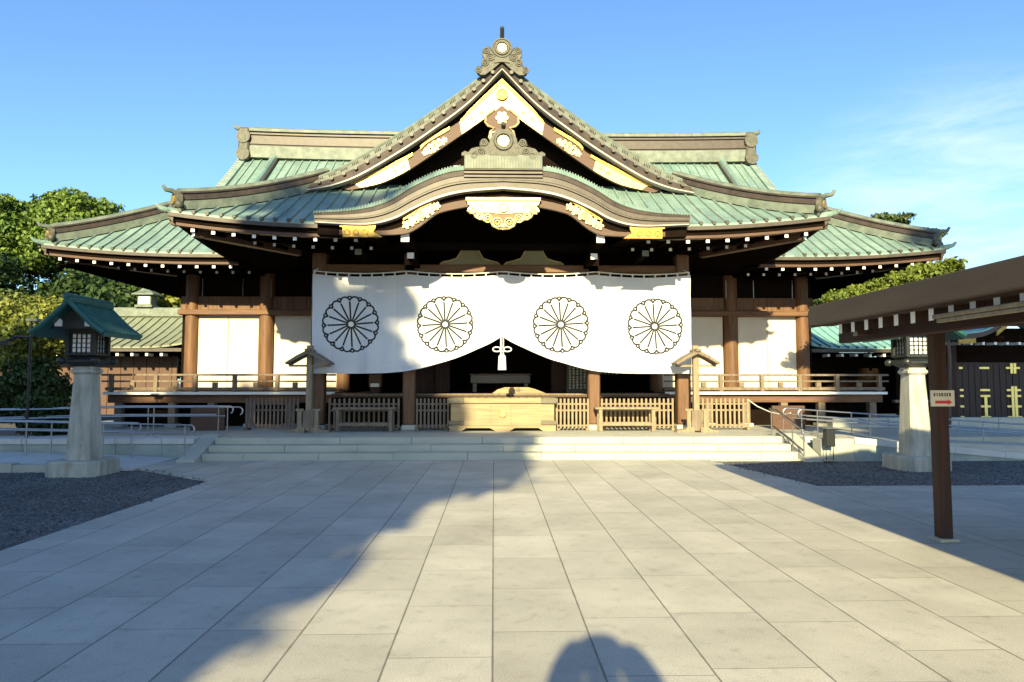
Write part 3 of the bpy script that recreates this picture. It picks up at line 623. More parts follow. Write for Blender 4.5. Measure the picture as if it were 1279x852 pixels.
# gable wall and purlin ends
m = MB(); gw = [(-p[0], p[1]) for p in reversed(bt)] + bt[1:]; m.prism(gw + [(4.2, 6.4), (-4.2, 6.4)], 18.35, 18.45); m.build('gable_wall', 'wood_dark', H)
for x in (-1.20, 1.24): MB().box(x - .05, x + .05, 17.75, 18.4, 7.24, 7.34).build('purlin_end', 'tip', H)
m = MB(); m.disc(0, 9.20, 17.55, 0.155, 0.045, 28); m.ring(0, 9.20, 17.54, 0.14, 0.018); m.ring(0, 9.20, 17.54, 0.075, 0.014); m.build('gold_medallion', 'gold', H)
# pendant under the gable peak
m = MB()
pend = [(0, 8.95), (-.2, 8.80), (-.42, 8.62), (-.44, 8.45), (-.36, 8.36), (-.20, 8.30), (-.30, 8.22), (-.34, 8.05), (-.26, 7.92), (-.12, 7.86), (0, 7.7)]
m.prism(pend + [(-x, z) for x, z in reversed(pend[1:-1])], 17.60, 17.70, 0)
m.tube([(x, 17.585, z) for x, z in pend[1:]], 0.03, 6, 1); m.tube([(-x, 17.585, z) for x, z in pend[1:]], 0.03, 6, 1)
m.disc(0, 8.58, 17.55, 0.13, 0.06, 18, 1)
for a in range(6): m.disc(.12 * math.cos(a * 1.047), 8.58 + .12 * math.sin(a * 1.047), 17.565, 0.06, .05, 10, 1)
for s in (-1, 1): m.ring(s * .20, 8.10, 17.58, 0.10, 0.025, 16, 1)
m.build('gable_pendant', ['wood_barge', 'gold_white'], H)

def onigawara(name, cx, y, z, sc_, parent, wing=True, peg=False):
    """carved ridge-end ornament seen from the front"""
    m = MB(); k = sc_
    body = [(-.42, 0), (-.44, .28), (-.40, .52), (-.28, .72), (-.10, .82), (.10, .82), (.28, .72), (.40, .52), (.44, .28), (.42, 0)]
    m.prism([(cx + a * k, z + b * k) for a, b in body], y, y + .22 * k)
    m.ring(cx, z + .44 * k, y - .01, .25 * k, .05 * k, 24)
    if wing:
        for s in (-1, 1):
            w = [(.36, .0), (.40, .34), (.50, .52), (.62, .56), (.70, .50), (.66, .40), (.58, .40), (.60, .30), (.74, .22), (.78, .10), (.92, .06), (.99, -.06), (.94, -.20), (.78, -.20), (.60, -.08)] if peg else \
                [(.36, 0), (.38, .30), (.48, .46), (.60, .50), (.70, .44), (.72, .32), (.64, .28), (.80, .26), (.96, .22), (1.06, .10), (1.16, .14), (1.26, .08), (1.26, 0)]
            m.prism([(cx + s * a * k, z + b * k) for a, b in w], y + .03 * k, y + .18 * k)
            for (a, b, r) in ((.58, .40, .09), (.68, .12, .10), (.88, .0, .09)) if not peg else ((.58, .44, .09), (.62, .14, .10), (.88, -.08, .09)):
                m.ring(cx + s * a * k, z + b * k, y + .015 * k, r * k, .03 * k, 14)
                m.ring(cx + s * a * k, z + b * k, y + .01 * k, r * .45 * k, .022 * k, 10)
    o = m.build(name, 'bronze', parent, True)
    q = MB(); q.disc(cx, z + .44 * k, y - .035 * k, .15 * k, .08 * k, 20)
    for a in range(12): q.disc(cx + .14 * k * math.cos(a * math.pi / 6), z + .44 * k + .14 * k * math.sin(a * math.pi / 6), y - .02 * k, .045 * k, .05 * k, 8)
    q.build('gold_crest', 'gold_white', o)
    if peg: MB().cyl((cx, y + .3, z + .74 * k), (cx, y - .12, z + 1.16 * k), .075 * k, .07 * k, 12).build('ridge_peg', 'knob', o)
    return o
def peak_ornament():
    y = 17.42; U = .00241; P_ = lambda a, b: ((a - 585) * U, 9.73 + (540 - b) * U); m = MB()
    bd = [P_(585 + 113 * math.cos(a), 265 - 113 * math.sin(a)) for a in np.linspace(-.9, math.pi + .9, 22)] + [P_(500, 430), P_(585, 420), P_(670, 430)]
    m.prism(bd, y, y + .2)
    m.ring(*P_(585, 265), y - .005, .17, .035, 24); m.ring(*P_(585, 265), y - .005, .245, .02, 28)
    for s in (-1, 1):
        W_ = [(590, 410), (670, 310), (690, 300), (715, 262), (755, 250), (792, 285), (800, 345), (783, 372), (795, 430), (815, 480), (850, 470), (870, 505), (850, 545), (815, 560), (770, 560), (690, 500)]
        w = [(s * P_(*p)[0], P_(*p)[1]) for p in W_]; m.prism(w, y + .03, y + .17)
        m.tube([(a, y + .025, b) for a, b in w[1:13]], .018, 6)
        for a, b, r_ in ((755, 292, .075), (845, 512, .07), (770, 425, .085), (715, 365, .09), (650, 372, .06)):
            q = P_(a, b); m.ring(s * q[0], q[1], y + .02, r_, .020, 14); m.ring(s * q[0], q[1], y + .015, r_ * .45, .014, 10)
    o = m.build('ridge_ornament', 'bronze', H, True)
    q = MB(); c = P_(585, 265); q.disc(c[0], c[1], y - .03, .10, .06, 20)
    for a in range(12): q.disc(c[0] + .095 * math.cos(a * math.pi / 6), c[1] + .095 * math.sin(a * math.pi / 6), y - .02, .032, .05, 8)
    q.build('gold_crest', 'gold_white', o)
    MB().cyl((0, y + .35, 10.62), (0, y - .05, 10.93), .06, .055, 12).build('ridge_peg', 'knob', o)
peak_ornament()
# upper ridge of the gable roof
m = MB(); m.bbox(-.20, .20, 17.75, 24.6, 10.1, 10.42, .03, 0); m.tube([(0, 17.75, 10.46), (0, 24.6, 10.46)], .11, 10, 1); m.build('roof_ridge', ['copper_brown', 'ridge_pale'], H)

def ridge_stack(m, path, k=1.0):
    """moulded ridge: pale base course, dark grooves, brown course, rounded pale cap"""
    b = lambda w, z0, z1, mi: m.sweep(path, [(-w * k, z0 * k), (w * k, z0 * k), (w * k, z1 * k), (-w * k, z1 * k)], mi)
    b(.17, -.06, .13, 0); b(.13, .13, .16, 2); b(.15, .16, .27, 1); b(.12, .27, .30, 2); b(.16, .30, .34, 1)
    m.sweep(path, [(.15 * k * math.cos(a), .34 * k + .10 * k * math.sin(a)) for a in np.linspace(0, math.pi, 8)], 0)
def corner_end(m, p, dirv, k=1.0):
    """ridge-end block, curled tail and eave tip at a roof corner"""
    p = Vector(p); d = Vector(dirv).normalized(); sd = Vector((0, 0, 1)).cross(d)
    c = p + Vector((0, 0, .2 * k))
    m.cyl(c - d * .04, c + d * .08, .21 * k, .19 * k, 16, 3); m.cyl(c + d * .08, c + d * .11, .10 * k, .10 * k, 12, 4)
    for s in (-1, 1): m.ball(c + sd * (.19 * s * k) - Vector((0, 0, .13 * k)) + d * .03, .09 * k, 3, 6)
    m.tube([c + Vector((0, 0, .15 * k)), c + d * .12 * k + Vector((0, 0, .2 * k)), c + d * .26 * k + Vector((0, 0, .2 * k)), c + d * .32 * k + Vector((0, 0, .29 * k))], [.07 * k, .06 * k, .05 * k, .035 * k], 8, 0)
    e = p - Vector((0, 0, .06))
    m.tube([e, e + d * .22 * k, e + d * .38 * k + Vector((0, 0, .03 * k)), e + d * .46 * k + Vector((0, 0, .11 * k))], [.09 * k, .075 * k, .05 * k, .03 * k], 8, 5)
RM = ['ridge_pale', 'copper_brown', 'groove', 'bronze', 'gold', 'patina']
for s in (-1, 1):
    m = MB(); path = [pA(s * (A_X - d), d) for d in np.linspace(0.22, A_D + 0.22, 14)]
    path = [(p[0], p[1], p[2] + .03) for p in path]; ridge_stack(m, path)
    corner_end(m, pA(s * (A_X - 0.16), 0.16), (s, -1, 0)); m.build('hip_ridge', RM, H, True)
    m = MB(); path = [pB(s * (B_X - d), d) for d in np.linspace(0.22, B_G + 0.1, 14)]
    path = [(p[0], p[1], p[2] + .03) for p in path]; ridge_stack(m, path, 1.0)
    corner_end(m, pB(s * (B_X - 0.16), 0.16), (s, -1, 0)); m.build('hip_ridge', RM, H, True)

# main roof behind
m = MB()
for s in (-1, 1):
    m.slab([[pB(s * lerp(6.4, B_X - d, j / 16), d) for j in range(17)] for d in np.linspace(0, 2.4, 7)], 0.05)
    m.slab([[pB(s * lerp(0, B_X - min(d, B_G), j / 16), d) for j in range(17)] for d in np.linspace(2.4, B_D, 12)], 0.05)
    # side hip and back slopes
    m.slab([[(s * (B_X - e), lerp(B_Y + e, 31.5 - e, j / 14), zB(e) + liftB(B_X - min(lerp(0, 13 - 2 * e, j / 14), 13 - 2 * e - lerp(0, 13 - 2 * e, j / 14)), e)) for j in range(15)] for e in np.linspace(0, B_G, 7)], 0.05)
m.slab([[(lerp(-(B_X - min(d, B_G)), B_X - min(d, B_G), j / 20), 31.5 - d, zB(d)) for j in range(21)] for d in np.linspace(0, B_D, 12)], 0.05)
for k in range(-41, 42):
    x = k * 0.30; ax = abs(x)
    if ax > 12.2: continue
    d0 = 0.0 if ax > 6.9 else 3.0
    d1 = B_D - .05 if ax < B_X - B_G - .05 else B_X - ax - .12
    if abs(ax - 8.2) < .16: continue
    if d1 > d0 + .05: rib(m, [pB(x, d) for d in np.linspace(d0 - (0.01 if d0 == 0 else 0), d1, 10)])
    if ax > 6.9: p = pB(x, 0); knob(m, x, p[1], p[2] + .015)
m.build('main_roof', ['patina', 'patina_rib', 'knob'], H)
for s in (-1, 1):
    # gable-end verge with stepped tiles
    m = MB(); x = s * (B_X - B_G)
    path = [(x, B_Y + d, zB(d) + .02) for d in np.linspace(B_G, B_D, 14)]
    m.sweep(path, [(-.10, -.12), (.10, -.12), (.10, .06), (-.10, .06)], 0)
    for d in np.linspace(B_G + .1, B_D - .2, 24): m.cbox((x + s * .13, B_Y + d, zB(d) + .05), (.14, .07, .06), 1)
    m.prism_x([(B_Y + B_G, zB(B_G) - .1)] + [(B_Y + d, zB(d) - .1) for d in np.linspace(B_G, B_D, 8)] + [(31.5 - d, zB(d) - .1) for d in np.linspace(B_D, B_G, 8)], x - .02 - s * .3, x + .02 - s * .3, 2)
    m.build('gable_end', ['patina_rib', 'verge_tile', 'wood_dark'], H)
    m = MB(); xr = s * 8.22
    path = [(xr, B_Y + d, zB(d) + .02) for d in np.linspace(2.6, B_D + .05, 12)]
    m.sweep(path, [(-.15, -.05), (.15, -.05), (.15, .10), (-.15, .10)], 1); m.sweep(path, [(-.11, .10), (.11, .10), (.08, .20), (-.08, .20)], 0)
    m.tube([(p[0], p[1], p[2] + .23) for p in path], .06, 8, 0)
    m.build('descending_ridge', ['patina', 'groove'], H)
m = MB(); n = 25
def rz(x): return 0.10 * (abs(x) / 9.3) ** 3
def course(w, z0, z1, mi):
    rings = [[(x, 25 - w, z0 + rz(x)), (x, 25 + w, z0 + rz(x)), (x, 25 + w, z1 + rz(x)), (x, 25 - w, z1 + rz(x))] for x in np.linspace(-9.25, 9.25, n)]
    m.loft(rings, mi)
course(.42, 9.72, 10.15, 0); course(.36, 10.15, 10.22, 2); course(.40, 10.22, 10.52, 1); course(.36, 10.52, 10.57, 2); course(.42, 10.57, 10.63, 1); course(.37, 10.63, 10.68, 2); course(.45, 10.68, 10.78, 0)
m.tube([(x, 25, 10.80 + rz(x)) for x in np.linspace(-9.3, 9.3, n)], .17, 10, 0)
for s in (-1, 1):
    m.bbox(min(s * 9.1, s * 9.5), max(s * 9.1, s * 9.5), 24.5, 25.5, 9.75, 10.9, .06, 3)
    m.cyl((s * 9.3, 24.46, 10.55), (s * 9.3, 25.5, 10.55), .25, n=14, mi=3); m.cyl((s * 9.3, 24.44, 9.9), (s * 9.3, 25.5, 9.9), .24, n=14, mi=3)
    m.tube([(s * 9.3, 25, 10.92), (s * 9.6, 25, 11.0), (s * 9.78, 25, 11.06), (s * 9.82, 25, 11.16)], [.14, .10, .07, .04], 8, 0)
m.build('main_ridge', RM, H, True)

# eave fascias, kept clear of the cusped gable
def eave_front(path, name):
    m = MB()
    P = [Vector(p) for p in path]
    sh = lambda dy, dz: [(p.x, p.y + dy, p.z + dz) for p in P]
    bx = lambda pts, y0, y1, z0, z1, mi: m.loft([[(x, y + y0, z + z0), (x, y + y1, z + z0), (x, y + y1, z + z1), (x, y + y0, z + z1)] for x, y, z in pts], mi)
    bx(sh(0, 0), -.012, .16, -.135, -.052, 0); bx(sh(0, 0), .004, .16, -.052, -.004, 0)
    bx(sh(0, 0), .10, .30, -.225, -.135, 1); bx(sh(0, 0), .13, .30, -.30, -.225, 2)
    return m.build(name, ['copper_brown', 'wood_dark', 'wood_barge'], H)
for s in (-1, 1):
    eave_front([pA(s * x, 0) for x in np.linspace(A_X - .02, 3.6, 22)], 'eave_fascia')
    eave_front([pB(s * x, 0) for x in np.linspace(B_X - .02, 7.2, 22)], 'eave_fascia')
for s in (-1, 1): m = MB(); m.box(min(s * 2.85, s * 3.7), max(s * 2.85, s * 3.7), 15.30, 15.5, 4.90, 4.975, 0); m.build('eave_beam', ['wood_barge'], H)
# side eaves of the front roof
for s in (-1, 1):
    m = MB(); m.loft([[(p[0], p[1], p[2] - .02), (p[0] - s * .14, p[1], p[2] - .02), (p[0] - s * .14, p[1], p[2] - .28), (p[0], p[1], p[2] - .14)] for p in [pAs(s, y, 0) for y in np.linspace(A_Y + .02, 18.6, 10)]], 0); m.build('eave_fascia', 'copper_brown', H)
    m = MB(); m.loft([[(p[0], p[1], p[2] - .02), (p[0] - s * .14, p[1], p[2] - .02), (p[0] - s * .14, p[1], p[2] - .28), (p[0], p[1], p[2] - .14)] for p in [(s * B_X, y, zB(0) + liftB(B_X - min(y - B_Y, 31.5 - y), 0)) for y in np.linspace(B_Y + .02, 31.4, 16)]], 0); m.build('eave_fascia', 'copper_brown', H)
# soffits / ceilings (dark)
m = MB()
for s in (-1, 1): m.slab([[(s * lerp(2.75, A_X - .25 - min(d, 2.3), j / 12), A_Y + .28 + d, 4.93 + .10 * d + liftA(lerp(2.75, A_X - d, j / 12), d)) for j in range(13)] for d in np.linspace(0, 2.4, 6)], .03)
m.box(-4.4, 4.4, 17.66, 17.72, 5.1, 6.3)  # dark sheet in place of the shaded hollow behind the cusped gable
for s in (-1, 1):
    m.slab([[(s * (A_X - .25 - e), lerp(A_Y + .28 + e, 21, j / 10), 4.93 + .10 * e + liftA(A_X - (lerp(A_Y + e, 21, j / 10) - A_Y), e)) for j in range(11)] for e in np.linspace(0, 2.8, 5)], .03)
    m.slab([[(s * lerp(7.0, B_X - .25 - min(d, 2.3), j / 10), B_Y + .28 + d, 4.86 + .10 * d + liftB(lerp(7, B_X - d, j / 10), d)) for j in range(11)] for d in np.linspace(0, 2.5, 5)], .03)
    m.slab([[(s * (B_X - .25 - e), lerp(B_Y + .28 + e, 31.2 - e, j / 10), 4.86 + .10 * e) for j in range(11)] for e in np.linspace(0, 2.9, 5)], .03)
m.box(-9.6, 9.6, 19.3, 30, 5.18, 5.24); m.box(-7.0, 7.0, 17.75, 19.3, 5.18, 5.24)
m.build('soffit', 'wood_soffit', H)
# rafters with white-painted ends
def rafter_mesh(w, h, l, slope):
    q = MB(); q.add([(-w, 0, 0), (w, 0, 0), (w, 0, h), (-w, 0, h), (-w, l, slope * l), (w, l, slope * l), (w, l, h + slope * l), (-w, l, h + slope * l)],
        [(0, 1, 2, 3), (5, 4, 7, 6), (0, 4, 5, 1), (3, 2, 6, 7), (1, 5, 6, 2), (0, 3, 7, 4)]); q.m[0] = 1; return q
r1 = rafter_mesh(.042, .085, 1.0, .10).build('rafter', ['wood_soffit', 'tip'], H, local=True)
r2 = rafter_mesh(.036, .075, 1.6, .10).build('rafter', ['wood_soffit', 'tip'], H, local=True)
spots = []
for k in range(16):
    x = 7.0 - k * 0.458 if k < 9 else None
    if x is None: continue
    for s in (-1, 1):
        p = pA(s * x, 0); spots.append((r1, s * x, p[1] + .20, p[2] - .395)); 
        if x > 2.9 and x < 6.3: spots.append((r2, s * (x - .2), p[1] + 1.0, p[2] - .42))
for k in range(11):
    x = 12.0 - k * 0.46
    for s in (-1, 1):
        p = pB(s * x, 0)
        if x > 7.3: spots.append((r1, s * x, p[1] + .20, p[2] - .395))
        if 7.2 < x < 11.2: spots.append((r2, s * (x - .22), p[1] + 1.0, p[2] - .42))
base = wloc(H); first = {r1.name: True, r2.name: True}
for src, x, y, z in spots:
    o = src if first[src.name] else src.copy()
    if not first[src.name]: col.objects.link(o); o.parent = H
    first[src.name] = False
    o.location = (x - base.x, y - base.y, z - base.z)
# hip rafters at the corners
for s in (-1, 1):
    for (f_, X_, D_, zz) in ((pA, A_X, 2.3, -.36), (pB, B_X, 2.5, -.36)):
        m = MB(); a = f_(s * (X_ - .42), .42); b = f_(s * (X_ - D_), D_)
        m.sweep([(a[0], a[1], a[2] + zz - .25), (b[0], b[1], 4.9)], [(-.10, -.03), (.10, -.03), (.10, .22), (-.10, .22)], 0)
        m.m[-2] = 1
        m.build('hip_rafter', ['wood_barge', 'tip'], H)

# ---- cusped (karahafu) gable over the entrance
KT = [(0.0, 6.42), (0.90, 6.44), (1.42, 6.33), (2.02, 6.05), (2.63, 5.67), (3.35, 5.47), (4.16, 5.39)]
KB = [(0.0, 5.88), (0.85, 5.80), (1.42, 5.66), (1.96, 5.42), (2.40, 5.19), (3.00, 5.06), (4.10, 5.10)]
kt, kb = smooth_curve(KT, 50), smooth_curve(KB, 50)
both = lambda c: [(-p[0], p[1]) for p in reversed(c)] + c[1:]
m = MB(); top = both(kt)
m.slab([[(x, y, z + dz) for x, z in top] for y, dz in ((14.98, 0), (15.6, .0), (16.6, .0), (17.6, .0))], .06, 0)
def kstrip(t0, y0, t1, y1, mi, back=.5):
    a, b = both(mixc(kt, kb, t0)), both(mixc(kt, kb, t1))
    m.loft([[(p[0], y0, p[1]), (q[0], y1, q[1]), (q[0], y1 + back, q[1]), (p[0], y0 + back, p[1])] for p, q in zip(a, b)], mi)
kstrip(0.02, 14.93, 0.22, 14.83, 0); kstrip(0.22, 14.85, 0.42, 14.81, 1); kstrip(0.42, 14.83, 0.445, 14.83, 3); kstrip(0.445, 14.80, 0.62, 14.79, 1); kstrip(0.62, 14.82, 0.645, 14.82, 3); kstrip(0.645, 14.77, 0.70, 14.77, 1); kstrip(0.70, 14.81, 0.93, 14.81, 1); kstrip(0.93, 14.79, 1.0, 14.79, 2)
sa, sb = smooth_curve(both(mixc(kt, kb, 0.0)), 132), smooth_curve(both(mixc(kt, kb, 0.23)), 132)
for i, (a, b) in enumerate(zip(sa, sb)):
    if abs(a[0]) < 0.93: continue
    m.tube([(a[0], 14.93, a[1] + .004), (b[0], 14.825, b[1])], .017, 5, 4)
kg = m.build('cusped_gable', ['patina', 'copper_brown', 'white_line', 'groove', 'patina_rib'], H)
m = MB(); a, b = both(kb), both(mixc(kb, [(x, z - .22) for x, z in kb], 1.0)); m.band(a, b, 14.98, 15.25); m.build('dark_recess', 'wood_dark', H)  # near-black band painted as the shade below the gable edge
KBT = [(0, 5.74), (.80, 5.66), (1.45, 5.50), (1.95, 5.18), (2.35, 5.00), (2.72, 4.95), (3.6, 4.96)]
KBB = [(0, 5.60), (.80, 5.50), (1.35, 5.38), (1.55, 5.28), (1.95, 4.98), (2.35, 4.87), (3.6, 4.86)]
kbt, kbb = smooth_curve(KBT, 40), smooth_curve(KBB, 40)
m = MB(); m.band(both(kbt), both(kbb), 14.90, 14.99); kb_o = m.build('cusped_bargeboard', 'wood_barge', H)
for s in (-1, 1):
    q = MB(); mc = smooth_curve([(s * 2.13, 5.08), (s * 1.80, 5.30), (s * 1.47, 5.50)], 6)
    for j, c in enumerate(mc):
        r_ = [.07, .085, .095, .095, .085, .065][j]; q.disc(c[0], c[1], 14.85, r_, .04, 14)
        for a in range(5): q.disc(c[0] + r_ * math.cos(a * 1.257 + j), c[1] + r_ * math.sin(a * 1.257 + j), 14.86, r_ * .48, .035, 10)
    c = ((mc[2][0] + mc[3][0]) / 2, (mc[2][1] + mc[3][1]) / 2); q.ring(c[0], c[1], 14.84, .085, .014); q.ring(c[0], c[1], 14.84, .045, .012)
    q.build('gold_flower', 'gold_white', kb_o)
    q = MB(); e = smooth_curve([(s * 2.20, 5.22), (s * 1.85, 5.44), (s * 1.48, 5.68)], 8); q.band(e, [(x, z - .05) for x, z in e], 14.86, 14.92); q.build('gold_strip', 'gold', kb_o)
    q = MB(); xa, xb = s * 2.80, s * 3.58
    q.prism([(xa - s * .0, 5.06), (xb, 5.06), (xb, 5.02), (xb - s * .06, 5.01), (xb - s * .06, 4.80), (xa - s * .14, 4.80), (xa + s * .04, 4.91), (xa + s * .0, 5.0)], 14.84, 14.9, 0)
    for xx in (.16, .36, .56): q.ring(xb - s * xx, 4.905, 14.835, .055, .012, 12, 0)
    q.build('gold_plate', 'gold', kb_o)
    q = MB(); q.box(min(s * 3.75, s * 4.0), max(s * 3.75, s * 4.0), 15.0, 15.2, 5.0, 5.09); q.build('white_end', 'tip', kb_o)
# big gilt pendant in the middle
m = MB(); gg = [(0, 5.62), (.50, 5.62), (.80, 5.60), (.78, 5.53), (.72, 5.50), (.78, 5.44), (.80, 5.38), (.74, 5.33), (.66, 5.33), (.62, 5.25), (.54, 5.20), (.46, 5.19), (.38, 5.14), (.28, 5.14), (.24, 5.05), (.12, 4.99), (0, 4.98)]
m.prism([(-x, z) for x, z in reversed(gg)] + gg[1:], 14.83, 14.89, 3)
tp = [(0, 5.61), (.80, 5.60), (.78, 5.53), (.72, 5.50), (.78, 5.44), (.80, 5.38), (.60, 5.37), (.30, 5.345), (0, 5.32)]; m.prism([(-x, z) for x, z in reversed(tp)] + tp[1:-1], 14.808, 14.829, 0)
m.bbox(-.83, .83, 14.78, 14.9, 5.605, 5.685, .01, 1)
m.disc(0, 5.46, 14.78, .115, .05, 24, 1); m.ring(0, 5.46, 14.775, .10, .014, 24, 1); m.ring(0, 5.46, 14.775, .055, .012, 18, 1)
for s in (-1, 1):
    for x, z, r_ in ((.13, 5.13, .10), (.34, 5.22, .085), (.52, 5.28, .075), (.67, 5.39, .06)):
        m.ring(s * x, z, 14.805, r_, .020, 18, 1); m.ring(s * x, z, 14.805, r_ * .45, .014, 12, 1)
    m.tube([(s * x, 14.81, z) for x, z in gg[7:]], .016, 6, 1)
    for x in (.48, .64):
        for ax, az in ((.028, 0), (-.028, 0), (0, .028), (0, -.028)): m.disc(s * x + ax, 5.49 + az, 14.805, .018, .02, 8, 2)
m.disc(0, 5.06, 14.80, .045, .04, 12, 1)
m.build('gold_pendant', ['gold_white', 'gold_white', 'bronze_plate', 'tan_carved'], kb_o)
# ridge box and carved ornament on the cusped gable
m = MB(); m.bbox(-.86, .86, 14.72, 16.2, 6.30, 6.62, .012, 0)
for k in range(28): m.box(-.845 + k * .0615, -.845 + k * .0615 + .008, 14.712, 14.73, 6.33, 6.60, 1)
for z in (6.12, 6.20, 6.28): m.bbox(-.87, .87, 14.755 - (z - 6.1) * .1, 14.95, z, z + .055, .006, 2)
m.build('ridge_box', ['ridge_pale', 'copper_brown', 'copper_brown'], kg)
onigawara('ridge_ornament', 0, 14.72, 6.60, 0.73, kg, True, False)
MB().cyl((0, 15.0, 7.12), (0, 14.62, 7.28), .055, .05, 12).build('ridge_peg', 'knob', kg)
# nosings carrying the porch beam, white ends
for s in (-1, 1):
    m = MB(); m.box(s * 2.18 - .09, s * 2.18 + .09, 15.05, 17.4, 4.74, 4.95, 0); m.m[-4] = 1
    m.box(s * 2.16 - .08, s * 2.16 + .08, 15.9, 17.4, 4.52, 4.66, 0); m.m[-4] = 1; m.build('bracket_arm', ['wood_soffit', 'tip'], H)
    for x in (3.4,):
        m = MB(); m.box(s * x - .08, s * x + .08, 16.0, 17.4, 4.62, 4.76, 0); m.m[-4] = 1; m.build('bracket_arm', ['wood_soffit', 'ridge_pale'], H)

# ---- columns, beams, wall of the hall
for s in (-1, 1):
    for x, y, w in ((2.34, 17.4, .30), (4.62, 17.35, .34)):
        m = MB(); m.bbox(s * x - w / 2, s * x + w / 2, y - w / 2, y + w / 2, .56, 4.9, .03, 0); c_ = m.build('column', 'wood', H)
        MB().bbox(s * x - w * .62, s * x + w * .62, y - w * .62, y + w * .62, .418, .56, .03).build('column_base', 'stone', c_)
    for x, r_ in ((9.36, .20), (7.12, .22), (4.78, .2)):
        m = MB(); m.cyl((s * x, 20.9, 1.36), (s * x, 20.9, 5.2), r_, n=24); m.build('round_column', 'wood', H, True)
m = MB(); m.bbox(-4.5, 4.5, 17.25, 17.55, 4.42, 4.62, .02); m.build('tie_beam', 'wood_h', H)
m = MB(); m.bbox(-4.7, 4.7, 17.3, 17.6, 5.0, 5.2, .02); m.build('eave_purlin', 'wood_dark', H)
for s in (-1, 1):      # frog-leg struts
    kx = s * .82; k_ = [(-.78, 0), (-.70, .06), (-.52, .10), (-.34, .16), (-.27, .28), (-.20, .40), (-.06, .46), (.06, .46), (.20, .40), (.27, .28), (.34, .16), (.52, .10), (.70, .06), (.78, 0)]
    m = MB(); m.prism([(kx + a, 4.63 + b) for a, b in k_], 17.36, 17.46, 0); m.tube([(kx + a * .99, 17.35, 4.64 + b) for a, b in k_], .016, 6, 1)
    m.prism([(kx - .2, 5.06), (kx + .2, 5.06), (kx + .14, 5.13), (kx - .14, 5.13)], 17.35, 17.5, 0); m.build('frog_leg_strut', ['green_carved', 'gold_white'], H)
def wall(s):
    X = lambda a, b: (min(s * a, s * b), max(s * a, s * b))
    for a, b, seam in ((7.36, 9.18, True), (4.95, 6.88, False)):
        x0, x1 = X(a, b); mid = (x0 + x1) / 2
        if seam:
            MB().bbox(x0, mid - .006, 20.90, 20.94, 1.46, 3.66, .006).build('white_door', 'panel', H); MB().bbox(mid + .006, x1, 20.90, 20.94, 1.46, 3.66, .006).build('white_door', 'panel', H)
        else: MB().bbox(x0, x1, 20.90, 20.94, 1.46, 3.66, .006).build('white_door', 'panel', H)
    x0, x1 = X(4.9, 9.7)
    MB().bbox(x0, x1, 20.64, 20.98, 3.66, 3.82, .02).build('lintel', 'wood_h', H)
    m = MB(); k = x0
    while k < x1 - .05:
        e = min(k + .42, x1); m.bbox(k + .003, e - .003, 20.84, 20.95, 3.83, 4.24, .006); k = e
    m.build('board_wall', 'wood', H)
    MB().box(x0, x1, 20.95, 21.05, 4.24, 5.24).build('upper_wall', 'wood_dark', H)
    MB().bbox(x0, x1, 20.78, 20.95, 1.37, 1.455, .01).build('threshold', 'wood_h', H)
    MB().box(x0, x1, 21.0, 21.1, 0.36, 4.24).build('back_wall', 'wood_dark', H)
    x0, x1 = X(9.3, 9.4); MB().box(x0, x1, 21.05, 30, .36, 5.2).build('side_wall', 'wood_dark', H)
    # hanging fittings
    for x in (8.95, 7.75, 6.9): MB().cyl((s * x, 20.6, 4.2), (s * x, 20.6, 4.75), .012, n=6).build('hanger', 'steel', H)
    x0, x1 = X(4.7, 11.15)
    ve = MB().bbox(x0, x1, 19.5, 20.9, 1.28, 1.36, .008).build('veranda_floor', 'wood_grey', H)
    MB().box(x0 , x1, 19.455, 19.498, 1.285, 1.355).build('white_edge', 'white', ve)
    MB().bbox(x0 + .05, x1 - .05, 19.62, 19.80, 1.05, 1.277, .01).build('veranda_beam', 'wood_h', H)
    for x in (10.8, 9.3, 8.2, 7.1, 6.0):
        MB().bbox(s * x - .10, s * x + .10, 19.6, 19.8, .46, 1.05, .01).build('veranda_post', 'wood_grey', H)
        MB().bbox(s * x - .17, s * x + .17, 19.53, 19.87, .36, .46, .02).build('post_base', 'stone', H)
    # railing
    rl = MB().bbox(x0, x1 if s < 0 else x1, 19.56, 19.66, 1.40, 1.49, .008).build('railing', 'wood_grey', H)
    for z, w in ((1.66, .030), (1.84, .036)): MB().bbox(x0 - .12 * (s < 0), x1 + .12 * (s > 0), 19.60 - w, 19.60 + w, z - w * .8, z + w * .8, .008).build('rail', 'wood_grey', rl)
    for x in (11.0, 9.75, 8.65, 7.55, 6.35, 5.3):
        MB().bbox(s * x - .055, s * x + .055, 19.54, 19.66, 1.362, 1.86, .012).build('rail_post', 'wood_grey', rl)
    for x in (10.4, 9.2, 8.1, 6.95, 5.85):
        MB().bbox(s * x - .07, s * x + .07, 19.55, 19.65, 1.49, 1.63, .01).build('rail_block', 'wood_grey', rl)
    MB().box(x0, x1, 20.2, 20.3, 0.36, 1.2).build('dark_void_sheet', 'wood_dark', H)  # dark sheet that plays the shaded void below the veranda
wall(-1); wall(1)
